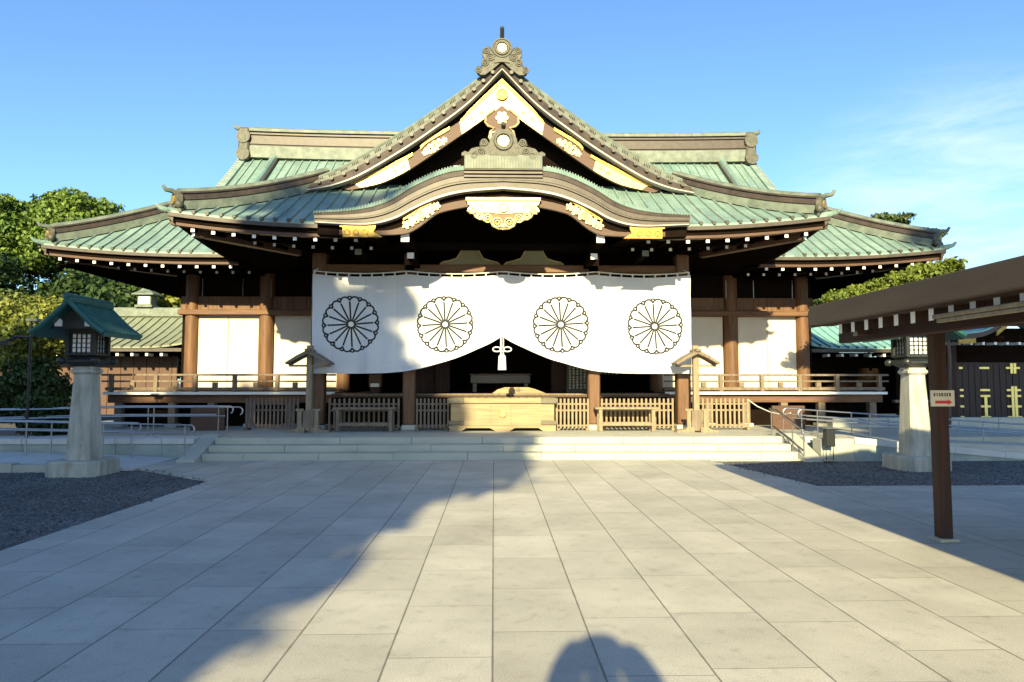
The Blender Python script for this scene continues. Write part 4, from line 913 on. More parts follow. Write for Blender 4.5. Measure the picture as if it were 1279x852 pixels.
# interior of the worship hall
MB().bbox(-4.6, 4.6, 18.62, 24.8, 1.22, 1.32, .006).build('hall_floor', 'wood_barge', H)
MB().box(-4.3, 4.3, 18.575, 18.618, 1.27, 1.325).build('floor_edge', 'wood_grey', H)
MB().box(-4.6, 4.6, 18.7, 18.8, .42, 1.218).build('floor_riser', 'wood_dark', H)
MB().box(-4.9, 4.9, 24.8, 24.9, .4, 5.24).build('hall_back_wall', 'wood_dark', H)
for s in (-1, 1):
    MB().box(s * 4.85 - .05, s * 4.85 + .05, 21.0, 24.8, .4, 5.24).build('hall_side_wall', 'wood_dark', H)
    MB().bbox(s * 1.75 - .22, s * 1.75 + .22, 20.6, 21.0, 1.322, 5.2, .02).build('inner_column', 'wood_red', H)
    MB().bbox(min(s * 2.0, s * 3.0), max(s * 2.0, s * 3.0), 20.9, 20.98, 1.322, 3.4, .01).build('inner_door', 'wood_red', H)
    m = MB(); xa = s * 3.62
    m.box(xa - .40, xa + .40, 23.0, 23.06, 1.9, 2.25, 0)
    m.build('lattice_window', ['lantern_pane'], H) if s > 0 else None
    if s > 0:
        lw = MB()
        for k in range(7): lw.box(xa - .42 + k * .13, xa - .37 + k * .13, 22.96, 22.998, 1.88, 2.27)
        for k in range(4): lw.box(xa - .42, xa + .42, 22.965, 22.995, 1.88 + k * .12, 1.91 + k * .12)
        lw.build('lattice', 'wood_dark', H)

# ------------------------------------------------------------------ curtain (noren) with crests
CU = thing('shrine_curtain', (0, 17.0, 4.3), 'white cloth curtain with four black chrysanthemum crests hung across the entrance', 'curtain')
X0, X1 = -4.72, 4.76
BOT = [(0, 2.77), (.25, 2.62), (.54, 2.48), (1.0, 2.28), (1.35, 2.16), (2.1, 1.95), (2.7, 1.87), (3.3, 1.845), (4.8, 1.84)]
bcur = smooth_curve(BOT, 120)
def zbot(x): return float(np.interp(abs(x), [p[0] for p in bcur], [p[1] for p in bcur]))
def ztop(x):
    sag = [X0, -2.36, 0.02, 2.36, X1]
    for a, b in zip(sag, sag[1:]):
        if a <= x <= b + 1e-6: u = (x - a) / (b - a); return 4.33 - .07 * 4 * u * (1 - u)
    return 4.33
def cy(x, z):
    u = (ztop(x) - z) / 2.5; ax = abs(x)
    y = 17.0 + +.045 * math.sin(x * 5.1 + 1.3 + .5 * u) * u ** .6 + .024 * math.sin(x * 11.7 + .8 * math.sin(z * 2)) * u ** .5 + .010 * math.sin(x * 3.1 + z * 6.5)
    q = z - zbot(x)                                             # gathered folds running up to the tassel
    g_ = math.exp(-max(q, 0) / .28) * max(0, 1 - ax / 3.6) * .035
    y += g_ * math.sin(q * 34) - .05 * math.exp(-max(q, 0) / .5) * max(0, 1 - ax / 3.4)
    y += .05 * u * u * math.sin(x * 1.3 + .6)
    return y
m = MB(); NX, NZ = 190, 60
xs = np.linspace(X0, X1, NX)
P = [[(x, cy(x, lerp(zbot(x), ztop(x), j / NZ)), lerp(zbot(x), ztop(x), j / NZ)) for j in range(NZ + 1)] for x in xs]
Q = [[(p[0], p[1] + .006, p[2]) for p in r] for r in P]
m.grid(P); m.grid([list(reversed(r)) for r in Q])
for a, b in ((P[0], Q[0]), (P[-1], Q[-1]), ([r[0] for r in P], [r[0] for r in Q]), ([r[-1] for r in P], [r[-1] for r in Q])):
    m.add(list(a) + list(b), [(i, i + 1, len(a) + i + 1, len(a) + i) for i in range(len(a) - 1)])
cl = m.build('cloth', 'cloth', CU, True, shade_angle=60)
def crest(cx, cz, Rr, w):
    q = MB()
    def stroke(pts, closed=False, ww=None):
        ww = ww or w; pts = [Vector((p[0], p[1])) for p in pts]; n_ = len(pts); L_ = []; R_ = []
        for i in range(n_):
            t_ = (pts[(i + 1) % n_] - pts[i - 1]) if closed else (pts[min(i + 1, n_ - 1)] - pts[max(i - 1, 0)])
            t_.normalize(); nn = Vector((-t_.y, t_.x)) * ww / 2
            for lst, p in ((L_, pts[i] + nn), (R_, pts[i] - nn)): lst.append((p.x, cy(p.x, p.y) - .004, p.y))
        vs = L_ + R_; fs = [(i, (i + 1) % n_, n_ + (i + 1) % n_, n_ + i) for i in range(n_ if closed else n_ - 1)]
        q.add(vs, fs)
    pol = lambda r_, a: (cx + r_ * math.sin(a), cz + r_ * math.cos(a))
    stroke([pol(Rr * .125, a) for a in np.linspace(0, 2 * math.pi, 28, endpoint=False)], True)
    hw = math.pi / 16; rc = Rr * .825; pr_ = rc * math.sin(hw)
    for k in range(16):
        a = k * math.pi / 8 + hw * .7
        stroke([pol(r_, a + hw) for r_ in np.linspace(Rr * .125, rc * math.cos(hw), 9)])
        c = pol(rc, a); stroke([(c[0] + pr_ * math.sin(a + t_), c[1] + pr_ * math.cos(a + t_)) for t_ in np.linspace(-math.pi / 2 , math.pi / 2, 13)])
        c2 = pol(Rr * .915, a + hw); rr = Rr * .078
        stroke([(c2[0] + rr * math.sin(a + hw + t_), c2[1] + rr * math.cos(a + hw + t_)) for t_ in np.linspace(-1.7, 1.7, 9)], ww=w * .9)
    return q.build('crest', 'crest', cl)
for cx, cz in ((-3.76, 3.07), (-1.42, 3.07), (1.47, 3.07), (3.84, 3.03)): crest(cx, cz, .70, .042)
rp = [(x, 16.99, ztop(x) + .075) for x in np.linspace(X0 + .02, X1 - .02, 60)]
MB().tube(rp, .016, 7).build('rope', 'rope', CU, True)
tab0 = None
for x in np.linspace(X0 + .05, X1 - .05, 34):
    if tab0 is None: tab0 = MB().box(-.017, .017, -.025, .025, -.05, .05).build('tab', 'cloth', CU, local=True); o = tab0
    else: o = tab0.copy(); col.objects.link(o); o.parent = CU
    o.location = (x, -.015, ztop(x) + .035 - 4.3)
for s in (-1, 1):
    m = MB(); zt = 4.1; xs_ = (X0 + .02) if s < 0 else (X1 - .02)
    m.cyl((xs_, 17.02, ztop(xs_) + .07), (s * 4.62, 17.2, 4.5), .012, n=6); m.build('tie_cord', 'rope', CU)
T = thing('white_tassel', (0.0, 16.9, 2.0), 'white knotted cord tassel hanging at the parted middle of the curtain', 'tassel')
m = MB()
for s in (-1, 1):
    m.cyl((s * .03, 16.88, 2.80), (s * .03, 16.88, 2.28), .017, n=8)
    m.tube([(s * (.03 + .10 * (1 - math.cos(a))), 16.87, 2.44 + .055 * math.sin(a)) for a in np.linspace(0, 2 * math.pi, 18, endpoint=False)], .017, 7, 0, True)
m.tube([(.045 * math.cos(a), 16.86, 2.44 + .045 * math.sin(a)) for a in np.linspace(0, 2 * math.pi, 14, endpoint=False)], .02, 7, 0, True)
m.build('knot', 'cloth', T, True)
m = MB(); rings = []
for z, r_ in ((2.31, .05), (2.27, .085), (2.20, .088), (2.05, .095), (1.93, .10)): rings.append([(r_ * (1 + .06 * (k % 2)) * math.cos(k * math.pi / 14), 16.88 + r_ * (1 + .06 * (k % 2)) * math.sin(k * math.pi / 14), z) for k in range(28)])
m.loft(rings); m.build('fringe', 'cloth', T)

# ------------------------------------------------------------------ in front of the hall
BX = thing('offering_box', (0.02, 17.4, .42), 'long pale wooden offering box with dark corner plates and a gilt crest', 'offering box')
m = MB(); m.bbox(-1.27, 1.30, 16.98, 17.95, .56, 1.10, .012); m.build('body', 'wood_box', BX)
m = MB(); m.bbox(-1.31, 1.34, 16.94, 18.0, 1.104, 1.24, .012); m.build('rim', 'wood_box', BX)
m = MB(); base_o = [(-1.30, .42), (-1.0, .42), (-.88, .50), (-.30, .50), (-.16, .42), (.18, .42), (.32, .50), (.90, .50), (1.02, .42), (1.33, .42), (1.33, .565), (-1.30, .565)]
m.prism(base_o, 16.93, 17.0); m.build('foot', 'wood_box', BX)
for x in (-1.27, 1.30):
    d = -1 if x > 0 else 1
    for z0, z1, y in ((1.10, 1.245, 16.932), (.575, .68, 16.97)):
        a, b = sorted((x - d * .05, x + d * .33)); MB().bbox(a, b, y - .012, y + .03, z0, z1, .006).build('corner_plate', 'bronze_plate', BX)
for x in (-.28, .22): MB().box(x, x + .006, 16.973, 16.99, .57, 1.10).build('board_seam', 'joint', BX)
m = MB(); m.disc(.015, .86, 16.945, .055, .035, 16)
for a in range(16): 
    t_ = a * math.pi / 8; m.tube([(.015 + .05 * math.cos(t_), 16.955, .86 + .05 * math.sin(t_)), (.015 + .105 * math.cos(t_), 16.955, .86 + .105 * math.sin(t_))], .019, 6)
m.build('gold_crest', 'gold_white', BX)
m = MB()
for k in range(12): m.bbox(-1.15 + k * .2, -1.03 + k * .2, 17.05, 17.9, 1.20, 1.246, .002)
m.build('slot_bars', 'wood_box', BX)

TB = thing('altar_table', (0, 21.5, 1.32), 'dark lacquered offering table standing in the shadowed hall', 'table')
MB().bbox(-.93, .93, 21.2, 22.2, 1.60, 1.86, .01).build('table_body', 'table_top', TB); MB().bbox(-.96, .96, 21.17, 22.23, 1.862, 1.90, .008).build('table_top', 'wood_grey', TB)
for x in (-.8, .8): MB().box(x - .06, x + .06, 21.3, 22.1, 1.322, 1.60).build('leg', 'table_top', TB)
SH = thing('offering_stand', (.45, 19.2, 1.32), 'low arched pale wooden stand with a dark flower fitting behind the offering box', 'stand')
m = MB(); m.prism([(-.25, 1.322), (1.25, 1.322), (.95, 1.44), (.75, 1.49), (.1, 1.49), (-.1, 1.43)], 19.0, 19.2); m.build('arched_board', 'wood_box', SH)
m = MB(); m.disc(.48, 1.415, 18.98, .045, .02, 12); m.cbox((.48, 18.99, 1.415), (.28, .015, .014))
for a in range(5): m.disc(.48 + .05 * math.cos(a * 1.257), 1.415 + .05 * math.sin(a * 1.257), 18.985, .022, .02, 8)
m.build('flower_fitting', 'bronze_plate', SH)
NB = thing('notice_board', (2.15, 19.4, 1.32), 'tall dark board with columns of white writing leaning inside the hall', 'notice board')
MB().bbox(1.86, 2.46, 19.4, 19.44, 1.322, 2.45, .008).build('board', 'dark_board', NB)
random.seed(5); m = MB()
for c_ in range(5):
    x = 2.38 - c_ * .105; z = 2.36
    while z > 1.45:
        for q in range(4):
            if random.random() < .5: m.box(x - .028, x + .028, 19.393, 19.396, z - q * .016 - .004, z - q * .016 + .004)
            else: xx = x + random.uniform(-.024, .024); m.box(xx - .004, xx + .004, 19.393, 19.396, z - .05, z)
        z -= .078
m.build('writing', 'ink_white', NB)
VB = thing('flower_bench', (-3.1, 19.8, 1.32), 'small sunlit wooden box seen under the left half of the curtain', 'box')
MB().bbox(-3.75, -3.40, 19.5, 19.75, 1.50, 1.86, .01).build('box_body', 'wood', VB); MB().bbox(-3.70, -3.45, 19.46, 19.49, 1.50, 1.60, .004).build('paper', 'white', VB)
MB().bbox(-3.72, -3.43, 19.52, 19.73, 1.322, 1.497, .01).build('base', 'wood_red', VB)

# picket fences
def fence(x0, x1, y, label, mk, npick, z0=.42, ang=0.0):
    t = thing('picket_fence', (x0, y, z0), label, 'fence', 'low picket barriers in front of the hall'); t.rotation_euler.z = ang
    w = x1 - x0; hgt = .80
    for z in (.66, .50, .12):
        MB().bbox(0, w, .028, .058, z - .022, z + .022, .004).build('rail', mk, t, local=True)
    src = None
    for k in range(npick):
        x = .03 + (w - .06) * k / (npick - 1)
        if src is None:
            src = MB().bbox(-.026, .026, -.0, .026, .05, hgt, .006).build('picket', mk, t, local=True); o = src
        else: o = src.copy(); col.objects.link(o); o.parent = t
        o.location = (x, random.uniform(-.003, .003), random.uniform(-.006, .006))
    for x in (.06, w - .06): MB().bbox(x - .04, x + .04, -.12, .20, 0, .06, .008).build('foot', mk, t, local=True)
    return t
fence(-6.5, -5.15, 17.55, 'dark picket fence in shade at the far left of the terrace', 'wood_fence_dark', 14)
fence(-4.34, -2.56, 17.25, 'picket fence behind the shaded left bench', 'wood_grey', 15)  # left fences use darker wood than the sunlit right ones; shade in colour
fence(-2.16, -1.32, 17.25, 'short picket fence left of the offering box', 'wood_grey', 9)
fence(1.35, 2.2, 17.2, 'short sunlit picket fence right of the offering box', 'wood_fence', 9)
fence(2.50, 4.36, 17.25, 'picket fence behind the sunlit right bench', 'wood_fence', 17)
fence(4.86, 6.30, 17.3, 'pale picket fence at the right end of the terrace with a rope', 'wood_fence', 13)
o = MB().tube([(6.28, 17.3, 1.18), (6.4, 17.0, 1.02), (6.52, 16.5, .90), (6.6, 16.0, .86), (6.62, 15.6, .92)], .014, 7).build('barrier_rope', 'rope', None, True)
tag(o, 'thin pale rope sagging from the right picket fence to the handrail', 'rope')
def bench(x0, x1, y, label, mk):
    t = thing('wooden_bench', ((x0 + x1) / 2, y, .42), label, 'bench', 'plain wooden benches before the picket fences')
    MB().bbox(x0 - .03, x1 + .03, y - .02, y + .36, .96, 1.015, .008).build('top', mk, t)
    for x in (x0 + .1, x1 - .1):
        for yy in (y + .03, y + .31): MB().bbox(x - .045, x + .045, yy - .04, yy + .04, .42, .958, .008).build('leg', mk, t)
    MB().bbox(x0 + .10, x1 - .10, y + .0, y + .05, .56, .64, .006).build('stretcher', mk, t)
    MB().bbox(x0 + .10, x1 - .10, y + .29, y + .33, .56, .64, .006).build('stretcher', mk, t)
bench(-4.1, -2.62, 16.78, 'low wooden bench in the shade left of the offering box', 'wood_grey')  # darker wood than the sunlit bench, its shade carried in the colour
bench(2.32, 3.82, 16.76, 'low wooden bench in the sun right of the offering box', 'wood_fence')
def roofed_post(x, y, label):
    t = thing('roofed_post', (x, y, .42), label, 'post', 'small roofed wooden posts at the curtain ends')
    MB().bbox(x - .07, x + .07, y - .07, y + .07, .46, 2.52, .01).build('post', 'wood_fence', t)
    m = MB()
    for s in (-1, 1):
        m.prism([(x, 2.31), (x + s * .24, 2.20), (x + s * .50, 2.05), (x + s * .54, 2.09), (x + s * .26, 2.27), (x, 2.40)], y - .26, y + .26, 0)
        m.box(min(x + s * .06, x + s * .50), max(x + s * .06, x + s * .50), y - .03, y + .03, 2.0, 2.05, 1)
    m.bbox(x - .06, x + .06, y - .30, y + .30, 2.36, 2.43, .01, 0); m.build('small_roof', ['wood_grey', 'wood_fence'], t)
    for s in (-1, 1):
        MB().bbox(x + s * .20 - .05, x + s * .20 + .05, y - .11, y - .05, .50, .98, .01).build('side_board', 'wood_fence', t)
        MB().bbox(x + s * .2 - .09, x + s * .2 + .09, y - .115, y - .045, .94, .99, .006).build('cap', 'wood_fence', t)
        m = MB(); m.prism([(x + s * .08, .42), (x + s * .52, .42), (x + s * .50, .47), (x + s * .30, .50), (x + s * .24, .55), (x + s * .08, .55)], y - .12, y + .12); m.build('foot', 'wood_fence', t)
    MB().bbox(x - .13, x + .13, y - .085, y - .073, .50, .95, .004).build('front_board', 'wood_grey', t)
roofed_post(-4.66, 16.68, 'small gabled-roof wooden post at the left end of the curtain')
roofed_post(4.70, 16.50, 'small gabled-roof wooden post at the right end of the curtain')

# ------------------------------------------------------------------ stone lanterns
def lantern(x, y, label):
    t = thing('stone_lantern', (x, y, 0), label, 'lantern', 'pair of stone lanterns flanking the path')
    def sq(h, c, z): return [(x - h + c, y - h, z), (x + h - c, y - h, z), (x + h, y - h + c, z), (x + h, y + h - c, z), (x + h - c, y + h, z), (x - h + c, y + h, z), (x - h, y + h - c, z), (x - h, y - h + c, z)]
    m = MB(); m.loft([sq(.47, .14, -.05), sq(.47, .14, .22), sq(.455, .14, .24)]); m.build('base', 'concrete', t)
    m = MB(); m.loft([sq(.215, .02, .24), sq(.21, .02, .40), sq(.155, .02, 1.74), sq(.153, .02, 1.76)])
    m.loft([sq(.16, .02, 1.762), sq(.195, .03, 1.80), sq(.195, .03, 1.84), sq(.165, .02, 1.87), sq(.165, .02, 1.90)])
    ped = m.build('pedestal', 'concrete', t)
    MB().box(x - .02, x + .05, y - .216, y - .195, .42, .54).build('access_plate', 'concrete', ped); 
    m = MB()
    for a, b in (((-.34, .34), .12), ((-.42, .42), .10)): pass
    m.loft([sq(.18, .04, 1.902), sq(.30, .07, 1.98), sq(.30, .07, 2.02), sq(.22, .04, 2.07), sq(.26, .04, 2.10)])
    for sx in (-1, 1):
        for sy in (-1, 1): m.ball((x + sx * .29, y + sy * .29, 2.0), .075, 0, 6)
    m.build('bracket', 'lantern_dark', t)
    m = MB()
    for sx in (-1, 1):
        for sy in (-1, 1): m.bbox(x + sx * .225 - .035, x + sx * .225 + .035, y + sy * .225 - .035, y + sy * .225 + .035, 2.10, 2.62, .005)
    m.box(x - .25, x + .25, y - .25, y + .25, 2.095, 2.14); m.box(x - .255, x + .255, y - .255, y + .255, 2.50, 2.60)
    m.build('fire_box', 'lantern_dark', t)
    MB().box(x - .19, x + .19, y - .19, y + .19, 2.142, 2.498).build('paper_pane', 'lantern_pane', t)
    for k, (ax, sgn) in enumerate(((1, -1), (1, 1), (0, 1), (0, -1))):
        m = MB()
        for q in range(5):
            u = -.17 + q * .085
            a = (x + u - .008, x + u + .008, y + sgn * .205 - .012, y + sgn * .205 + .012) if ax == 1 else (x + sgn * .205 - .012, x + sgn * .205 + .012, y + u - .008, y + u + .008)
            m.box(*a, 2.142, 2.498)
        for q in range(5):
            zz = 2.155 + q * .083
            a = (x - .19, x + .19, y + sgn * .205 - .014, y + sgn * .205 + .014) if ax == 1 else (x + sgn * .205 - .014, x + sgn * .205 + .014, y - .19, y + .19)
            m.box(*a, zz - .007, zz + .007)
        m.build('lattice', 'lantern_dark', t)
    rf = MB()      # gabled copper roof, ridge running front to back
    for s in (-1, 1):
        prof = smooth_curve([(0, 3.04), (.20, 2.84), (.42, 2.63), (.62, 2.49)], 9)
        rf.loft([[(x + s * a, y - .62, b), (x + s * a, y + .62, b), (x + s * a, y + .62, b - .075), (x + s * a, y - .62, b - .075)] for a, b in prof], 0)
        for yy in np.linspace(y - .60, y + .60, 11): rf.tube([(x + s * a, yy, b + .012) for a, b in prof], .018, 6, 0)
        for ye in (y - .63, y + .63): rf.tube([(x + s * a, ye, b - .01) for a, b in prof], .045, 8, 0)
    rf.bbox(x - .07, x + .07, y - .68, y + .68, 3.0, 3.10, .02, 0); rf.tube([(x, y - .70, 3.12), (x, y + .70, 3.12)], .05, 8, 0)
    rf.prism([(x - .42, 2.56), (x + .42, 2.56), (x, 2.95)], y - .44, y - .40, 1); rf.prism([(x - .42, 2.56), (x + .42, 2.56), (x, 2.95)], y + .40, y + .44, 1)
    rf.build('roof', ['patina_dark', 'lantern_dark'], t)
    for s in (-1, 1): 
        m = MB(); m.prism([(x + s * .20, 2.60), (x + s * .32, 2.60), (x + s * .32, 2.68), (x + s * .24, 2.74), (x + s * .20, 2.70)], y - .47, y - .442); m.build('white_bracket_end', 'tip', t)
    return t
lantern(-7.58, 12.6, 'stone lantern with dark green copper roof on the left gravel')
lantern(7.86, 12.95, 'stone lantern half hidden under the pavilion eave on the right gravel')

# ------------------------------------------------------------------ pavilion at the right edge
PV = thing('pavilion', (6.3, 4, 0), 'dark red-brown timber pavilion with a broad brown roof edge at the right', 'pavilion')
xe, ze, xr = 3.30, 2.41, 6.6; YN, YF = -0.6, 7.45
m = MB()
def zp(x): return ze + (x - xe) * .15
m.slab([[(x, y, zp(x)) for x in np.linspace(xe, xr, 9)] for y in (YN, YF)], .05, 0); m.slab([[(2 * xr - x, y, zp(x)) for x in np.linspace(xe, xr, 9)] for y in (YN, YF)], .05, 0)
for y in np.arange(YN + .1, YF, .33):
    rib(m, [(x, y, zp(x)) for x in np.linspace(xe + .4, xr, 6)], mi=0); rib(m, [(2 * xr - x, y, zp(x)) for x in np.linspace(xe, xr, 6)], mi=0)
m.bbox(xr - .15, xr + .15, YN, YF, zp(xr) - .02, zp(xr) + .06, .03, 0)
m.build('roof', 'pav_roof', PV)
for s, X in ((1, xe), (-1, 2 * xr - xe)):
    m = MB(); m.bbox(min(X - s * .01, X + s * .08), max(X - s * .01, X + s * .08), YN, YF, ze - .175, ze + .035, .006, 0); m.build('fascia', 'pav_fascia', PV)
    m = MB(); m.bbox(min(X + s * .08, X + s * .22), max(X + s * .08, X + s * .22), YN + .05, YF - .05, ze - .185, ze - .06, .006); m.build('eave_board', 'wood_red_h', PV)
for yv in (YN, YF):
    m = MB(); pr_ = [(x, zp(x) - .01) for x in np.linspace(xe, xr, 9)]
    pp = pr_ + [(2 * xr - a, b) for a, b in reversed(pr_[:-1])]
    m.band(pp, [(a, b - .19) for a, b in pp], yv - .04, yv + .04); m.build('gable_board', 'pav_fascia', PV)
m = MB(); m.slab([[(x, y, zp(x) - .13) for x in np.linspace(xe + .2, xr, 5)] for y in (YN + .06, YF - .06)], .03); m.slab([[(2 * xr - x, y, zp(x) - .13) for x in np.linspace(xe + .2, xr, 5)] for y in (YN + .06, YF - .06)], .03)
m.build('ceiling_boards', 'wood_red_h', PV)
prs = None
for side in (1, -1):
    for k in range(31):
        y = YF - .35 - k * .25
        if prs is None:
            q = MB(); q.add([(0, -.033, 0), (0, .033, 0), (0, .033, .10), (0, -.033, .10), (2.9, -.033, .42), (2.9, .033, .42), (2.9, .033, .53), (2.9, -.033, .53)],
                [(0, 1, 2, 3), (5, 4, 7, 6), (0, 4, 5, 1), (3, 2, 6, 7), (1, 5, 6, 2), (0, 3, 7, 4)]); q.m[0] = 1
            prs = q.build('rafter', ['wood_red', 'tip'], PV, local=True); o = prs
        else: o = prs.copy(); col.objects.link(o); o.parent = PV
        X = xe + .16 if side > 0 else 2 * xr - xe - .16
        o.location = (X - 6.3, y - 4, ze - .285)
        if side < 0: o.rotation_euler.z = math.pi
for X in (3.75, 2 * xr - 3.75): MB().bbox(X - .06, X + .06, YN + .1, YF + .15, ze - .36, ze - .225, .01).build('eave_beam', 'wood_red_h', PV)
for X in (4.40, 2 * xr - 4.40):
    MB().bbox(X - .07, X + .07, YN + .1, YF - .1, 2.42, 2.64, .01).build('purlin', 'wood_red_h', PV)
    for Y in (6.97, 3.2, .0):
        p_ = MB().bbox(X - .062, X + .062, Y - .062, Y + .062, .03, 2.56, .008).build('post', 'wood_red', PV)
        MB().bbox(X - .10, X + .10, Y - .10, Y + .10, -.004, .03, .006).build('post_base', 'stone', p_)
        a, b = sorted((X - (.85 if X < 6.6 else -.85), X)); MB().bbox(a, b, Y - .04, Y + .04, 2.10, 2.19, .01).build('bracket_arm', 'wood_red', p_)
        if X < 6.6: MB().bbox(a - .006, a - .001, Y - .04, Y + .04, 2.09, 2.2, .002).build('arm_end', 'ridge_pale', p_)
for Y in (6.97, 3.2, 0.0): MB().bbox(4.40, 2 * xr - 4.40, Y - .07, Y + .07, 2.2, 2.40, .01).build('cross_beam', 'wood_red', PV)
m = MB(); m.bbox(3.385, 3.445, -.4, 5.48, 2.125, 2.16, .006, 0); m.bbox(3.395, 3.435, -.4, 5.44, 2.09, 2.12, .004, 0); m.build('gutter', 'wood_fence', PV)
# direction sign on the post
SG = thing('direction_sign', (4.42, 6.90, 1.45), 'small white sign with a red arrow fixed to the pavilion post', 'sign')
MB().bbox(4.27, 4.515, 6.888, 6.905, 1.365, 1.53, .003).build('board', 'sign', SG)
m = MB(); m.prism([(4.31, 1.393), (4.44, 1.393), (4.44, 1.380), (4.485, 1.408), (4.44, 1.436), (4.44, 1.423), (4.31, 1.423)], 6.884, 6.8875); m.build('arrow', 'red', SG)
m = MB(); random.seed(11)
for k in range(7):
    x = 4.303 + k * .027
    for q in range(3): m.box(x - .010, x + .010, 6.8845, 6.8875, 1.472 + q * .012, 1.476 + q * .012)
    m.box(x - .002 + random.uniform(-.006, .006), x + .002 + random.uniform(-.0, .006), 6.884, 6.8875, 1.466, 1.502)
m.build('writing', 'ink', SG)

# ------------------------------------------------------------------ side buildings
def outbuilding(s, label, roofmat, x_in, x_out, yf, finial):
    """low hall with a copper roof whose eave turns up at the inner corner"""
    cx = s * (x_in + x_out) / 2
    t = thing('side_building', (cx, yf + 2, 0), label, 'building')
    X = lambda v: s * v
    D = 3.2; zE, zR = 2.98, 4.45
    prof = lambda d: zE + (zR - zE) * (.72 * (d / D) + .28 * (d / D) ** 2)
    lift = lambda x, d: .16 * max(0, 1 - (x - x_in) / 1.6) ** 2 * (1 - d / D)
    m = MB(); m.slab([[(X(lerp(x_in + .55 * (d / D), x_out, (j / 20) ** 1.3)), yf + d, prof(d) + lift(lerp(x_in, x_out, (j / 20) ** 1.3), d)) for j in range(21)] for d in np.linspace(0, D, 7)], .06)
    m.slab([[(X(lerp(x_in + .5, x_out, j / 8)), yf + 2 * D - d, prof(d)) for j in range(9)] for d in np.linspace(0, D, 7)], .06)
    x = x_in + .5
    while x < x_out:
        rib(m, [(X(x + .0 * d), yf + d, prof(d) + lift(x, d)) for d in np.linspace(0, D, 6)], .05, .05); p = yf; m.cyl((X(x), yf + .06, prof(0) + .01 + lift(x, 0)), (X(x), yf - .03, prof(0) + .01 + lift(x, 0)), .045, n=10, mi=2); x += .36
    m.build('roof', [roofmat, roofmat, 'knob'], t)
    m = MB(); a, b = sorted((X(x_in + .4), X(x_out))); m.bbox(a, b, yf + D - .22, yf + D + .22, zR - .05, zR + .34, .03); m.build('ridge', 'ridge_pale' if roofmat == 'roof_olive' else roofmat, t)
    m = MB(); a, b = sorted((X(x_in + .1), X(x_out))); m.box(a, b, yf + .05, yf + .25, zE - .18, zE - .05); m.build('fascia', 'copper_brown', t)
    m = MB(); m.box(a, b, yf + .2, yf + 2 * D - .2, zE - .22, zE - .19); m.build('soffit', 'wood_soffit', t)
    for k in range(9):
        xx = x_in + .9 + k * .55
        if xx < x_out: MB().box(X(xx) - .05, X(xx) + .05, yf + .18, yf + .6, zE - .34, zE - .24).build('rafter_end', 'tip', t)
    a, b = sorted((X(x_in + .9), X(x_out))); m = MB(); k = a
    while k < b - .05:
        e = min(k + .5, b); m.bbox(k + .006, e - .006, yf + 1.5, yf + 1.6, .36, zE - .3, .008); k = e
    m.build('board_wall', 'wood_barge' if s < 0 else 'wood_dark', t)
    if finial:
        fx, fy = finial, yf + D; z = zR + .34; m = MB()
        m.bbox(fx - .36, fx + .36, fy - .36, fy + .36, z, z + .10, .01, 0); m.bbox(fx - .28, fx + .28, fy - .28, fy + .28, z + .1, z + .52, .01, 0)
        m.box(fx - .22, fx + .22, fy - .292, fy - .282, z + .14, z + .46, 1)
        m.loft([[(fx - r_, fy - r_, zz), (fx + r_, fy - r_, zz), (fx + r_, fy + r_, zz), (fx - r_, fy + r_, zz)] for r_, zz in ((.46, z + .52), (.44, z + .57), (.22, z + .72), (.09, z + .92))], 0)
        m.ball((fx, fy, z + .98), .09, 0, 6); m.cyl((fx, fy, z + 1.0), (fx, fy, z + 1.2), .03, .005, 8, 0)
        m.build('cupola', ['ridge_pale', 'white'], t)
    return t
outbuilding(-1, 'low outbuilding with olive copper roof and a small cupola left of the shrine', 'roof_olive', 11.9, 24, 26.0, -14.9)
outbuilding(1, 'low outbuilding with turquoise copper roof right of the shrine', 'patina_blue', 11.9, 16.2, 26.0, None)
# distant bluish roof at far left
t = thing('distant_house', (-30, 38, 0), 'distant house with blue-grey roof at the left edge behind the shrubs', 'house')
m = MB(); m.prism_x([(36, 5.1), (40, 7.0), (44, 5.1)], -40, -24.5); m.build('roof', 'roof_grey', t); m = MB(); m.box(-39, -25, 37, 43, 0, 5.2); m.build('wall', 'wood_dark', t)
# wooden gate with gilt fittings
G = thing('shrine_gate', (18.2, 24, 0), 'dark wooden gate with gilt crossed fittings at the right edge', 'gate')
m = MB()
gx0 = 16.3
for k, (a, b) in enumerate(((gx0, 18.35), (18.37, 20.4))):
    dm = MB().bbox(a, b, 24.0, 24.1, .12, 2.37, .01).build('gate_door', 'gate_wood', G)
    q = MB()
    for i in range(1, 9): q.box(a + i * (b - a) / 9 - .006, a + i * (b - a) / 9 + .006, 23.992, 23.998, .2, 2.3)
    q.build('board_joint', 'wood_dark', dm)
    def fit(*a): MB().bbox(*a, .006).build('gilt_fitting', 'gold_shade', dm)
    for z in (2.15, 1.36, 1.15, .78, .40, .18):
        for x, w in (((a + .05 + .12), .14), (((a + b) / 2), .36)): fit(x - w / 2, x + w / 2, 23.965, 23.991, z - .04, z + .04)
    if k == 0: fit((a + b) / 2 - .055, (a + b) / 2 + .055, 23.955, 23.964, .441, 1.109)
    xj = 18.30 if k == 0 else 18.42
    for z0, z1 in ((.12, 1.5), (1.95, 2.32)): fit(xj - .05, xj + .05, 23.94, 23.95, z0, z1)
    for z in (2.15, 1.36, 1.15, .78, .40, .18): fit(xj - (.2 if k == 0 else .05), xj + (.05 if k == 0 else .2), 23.952, 23.991, z - .04, z + .04)
for x in (16.1, 20.6): MB().bbox(x - .16, x + .16, 23.85, 24.2, 0, 3.3, .02).build('gate_post', 'wood_red', G)
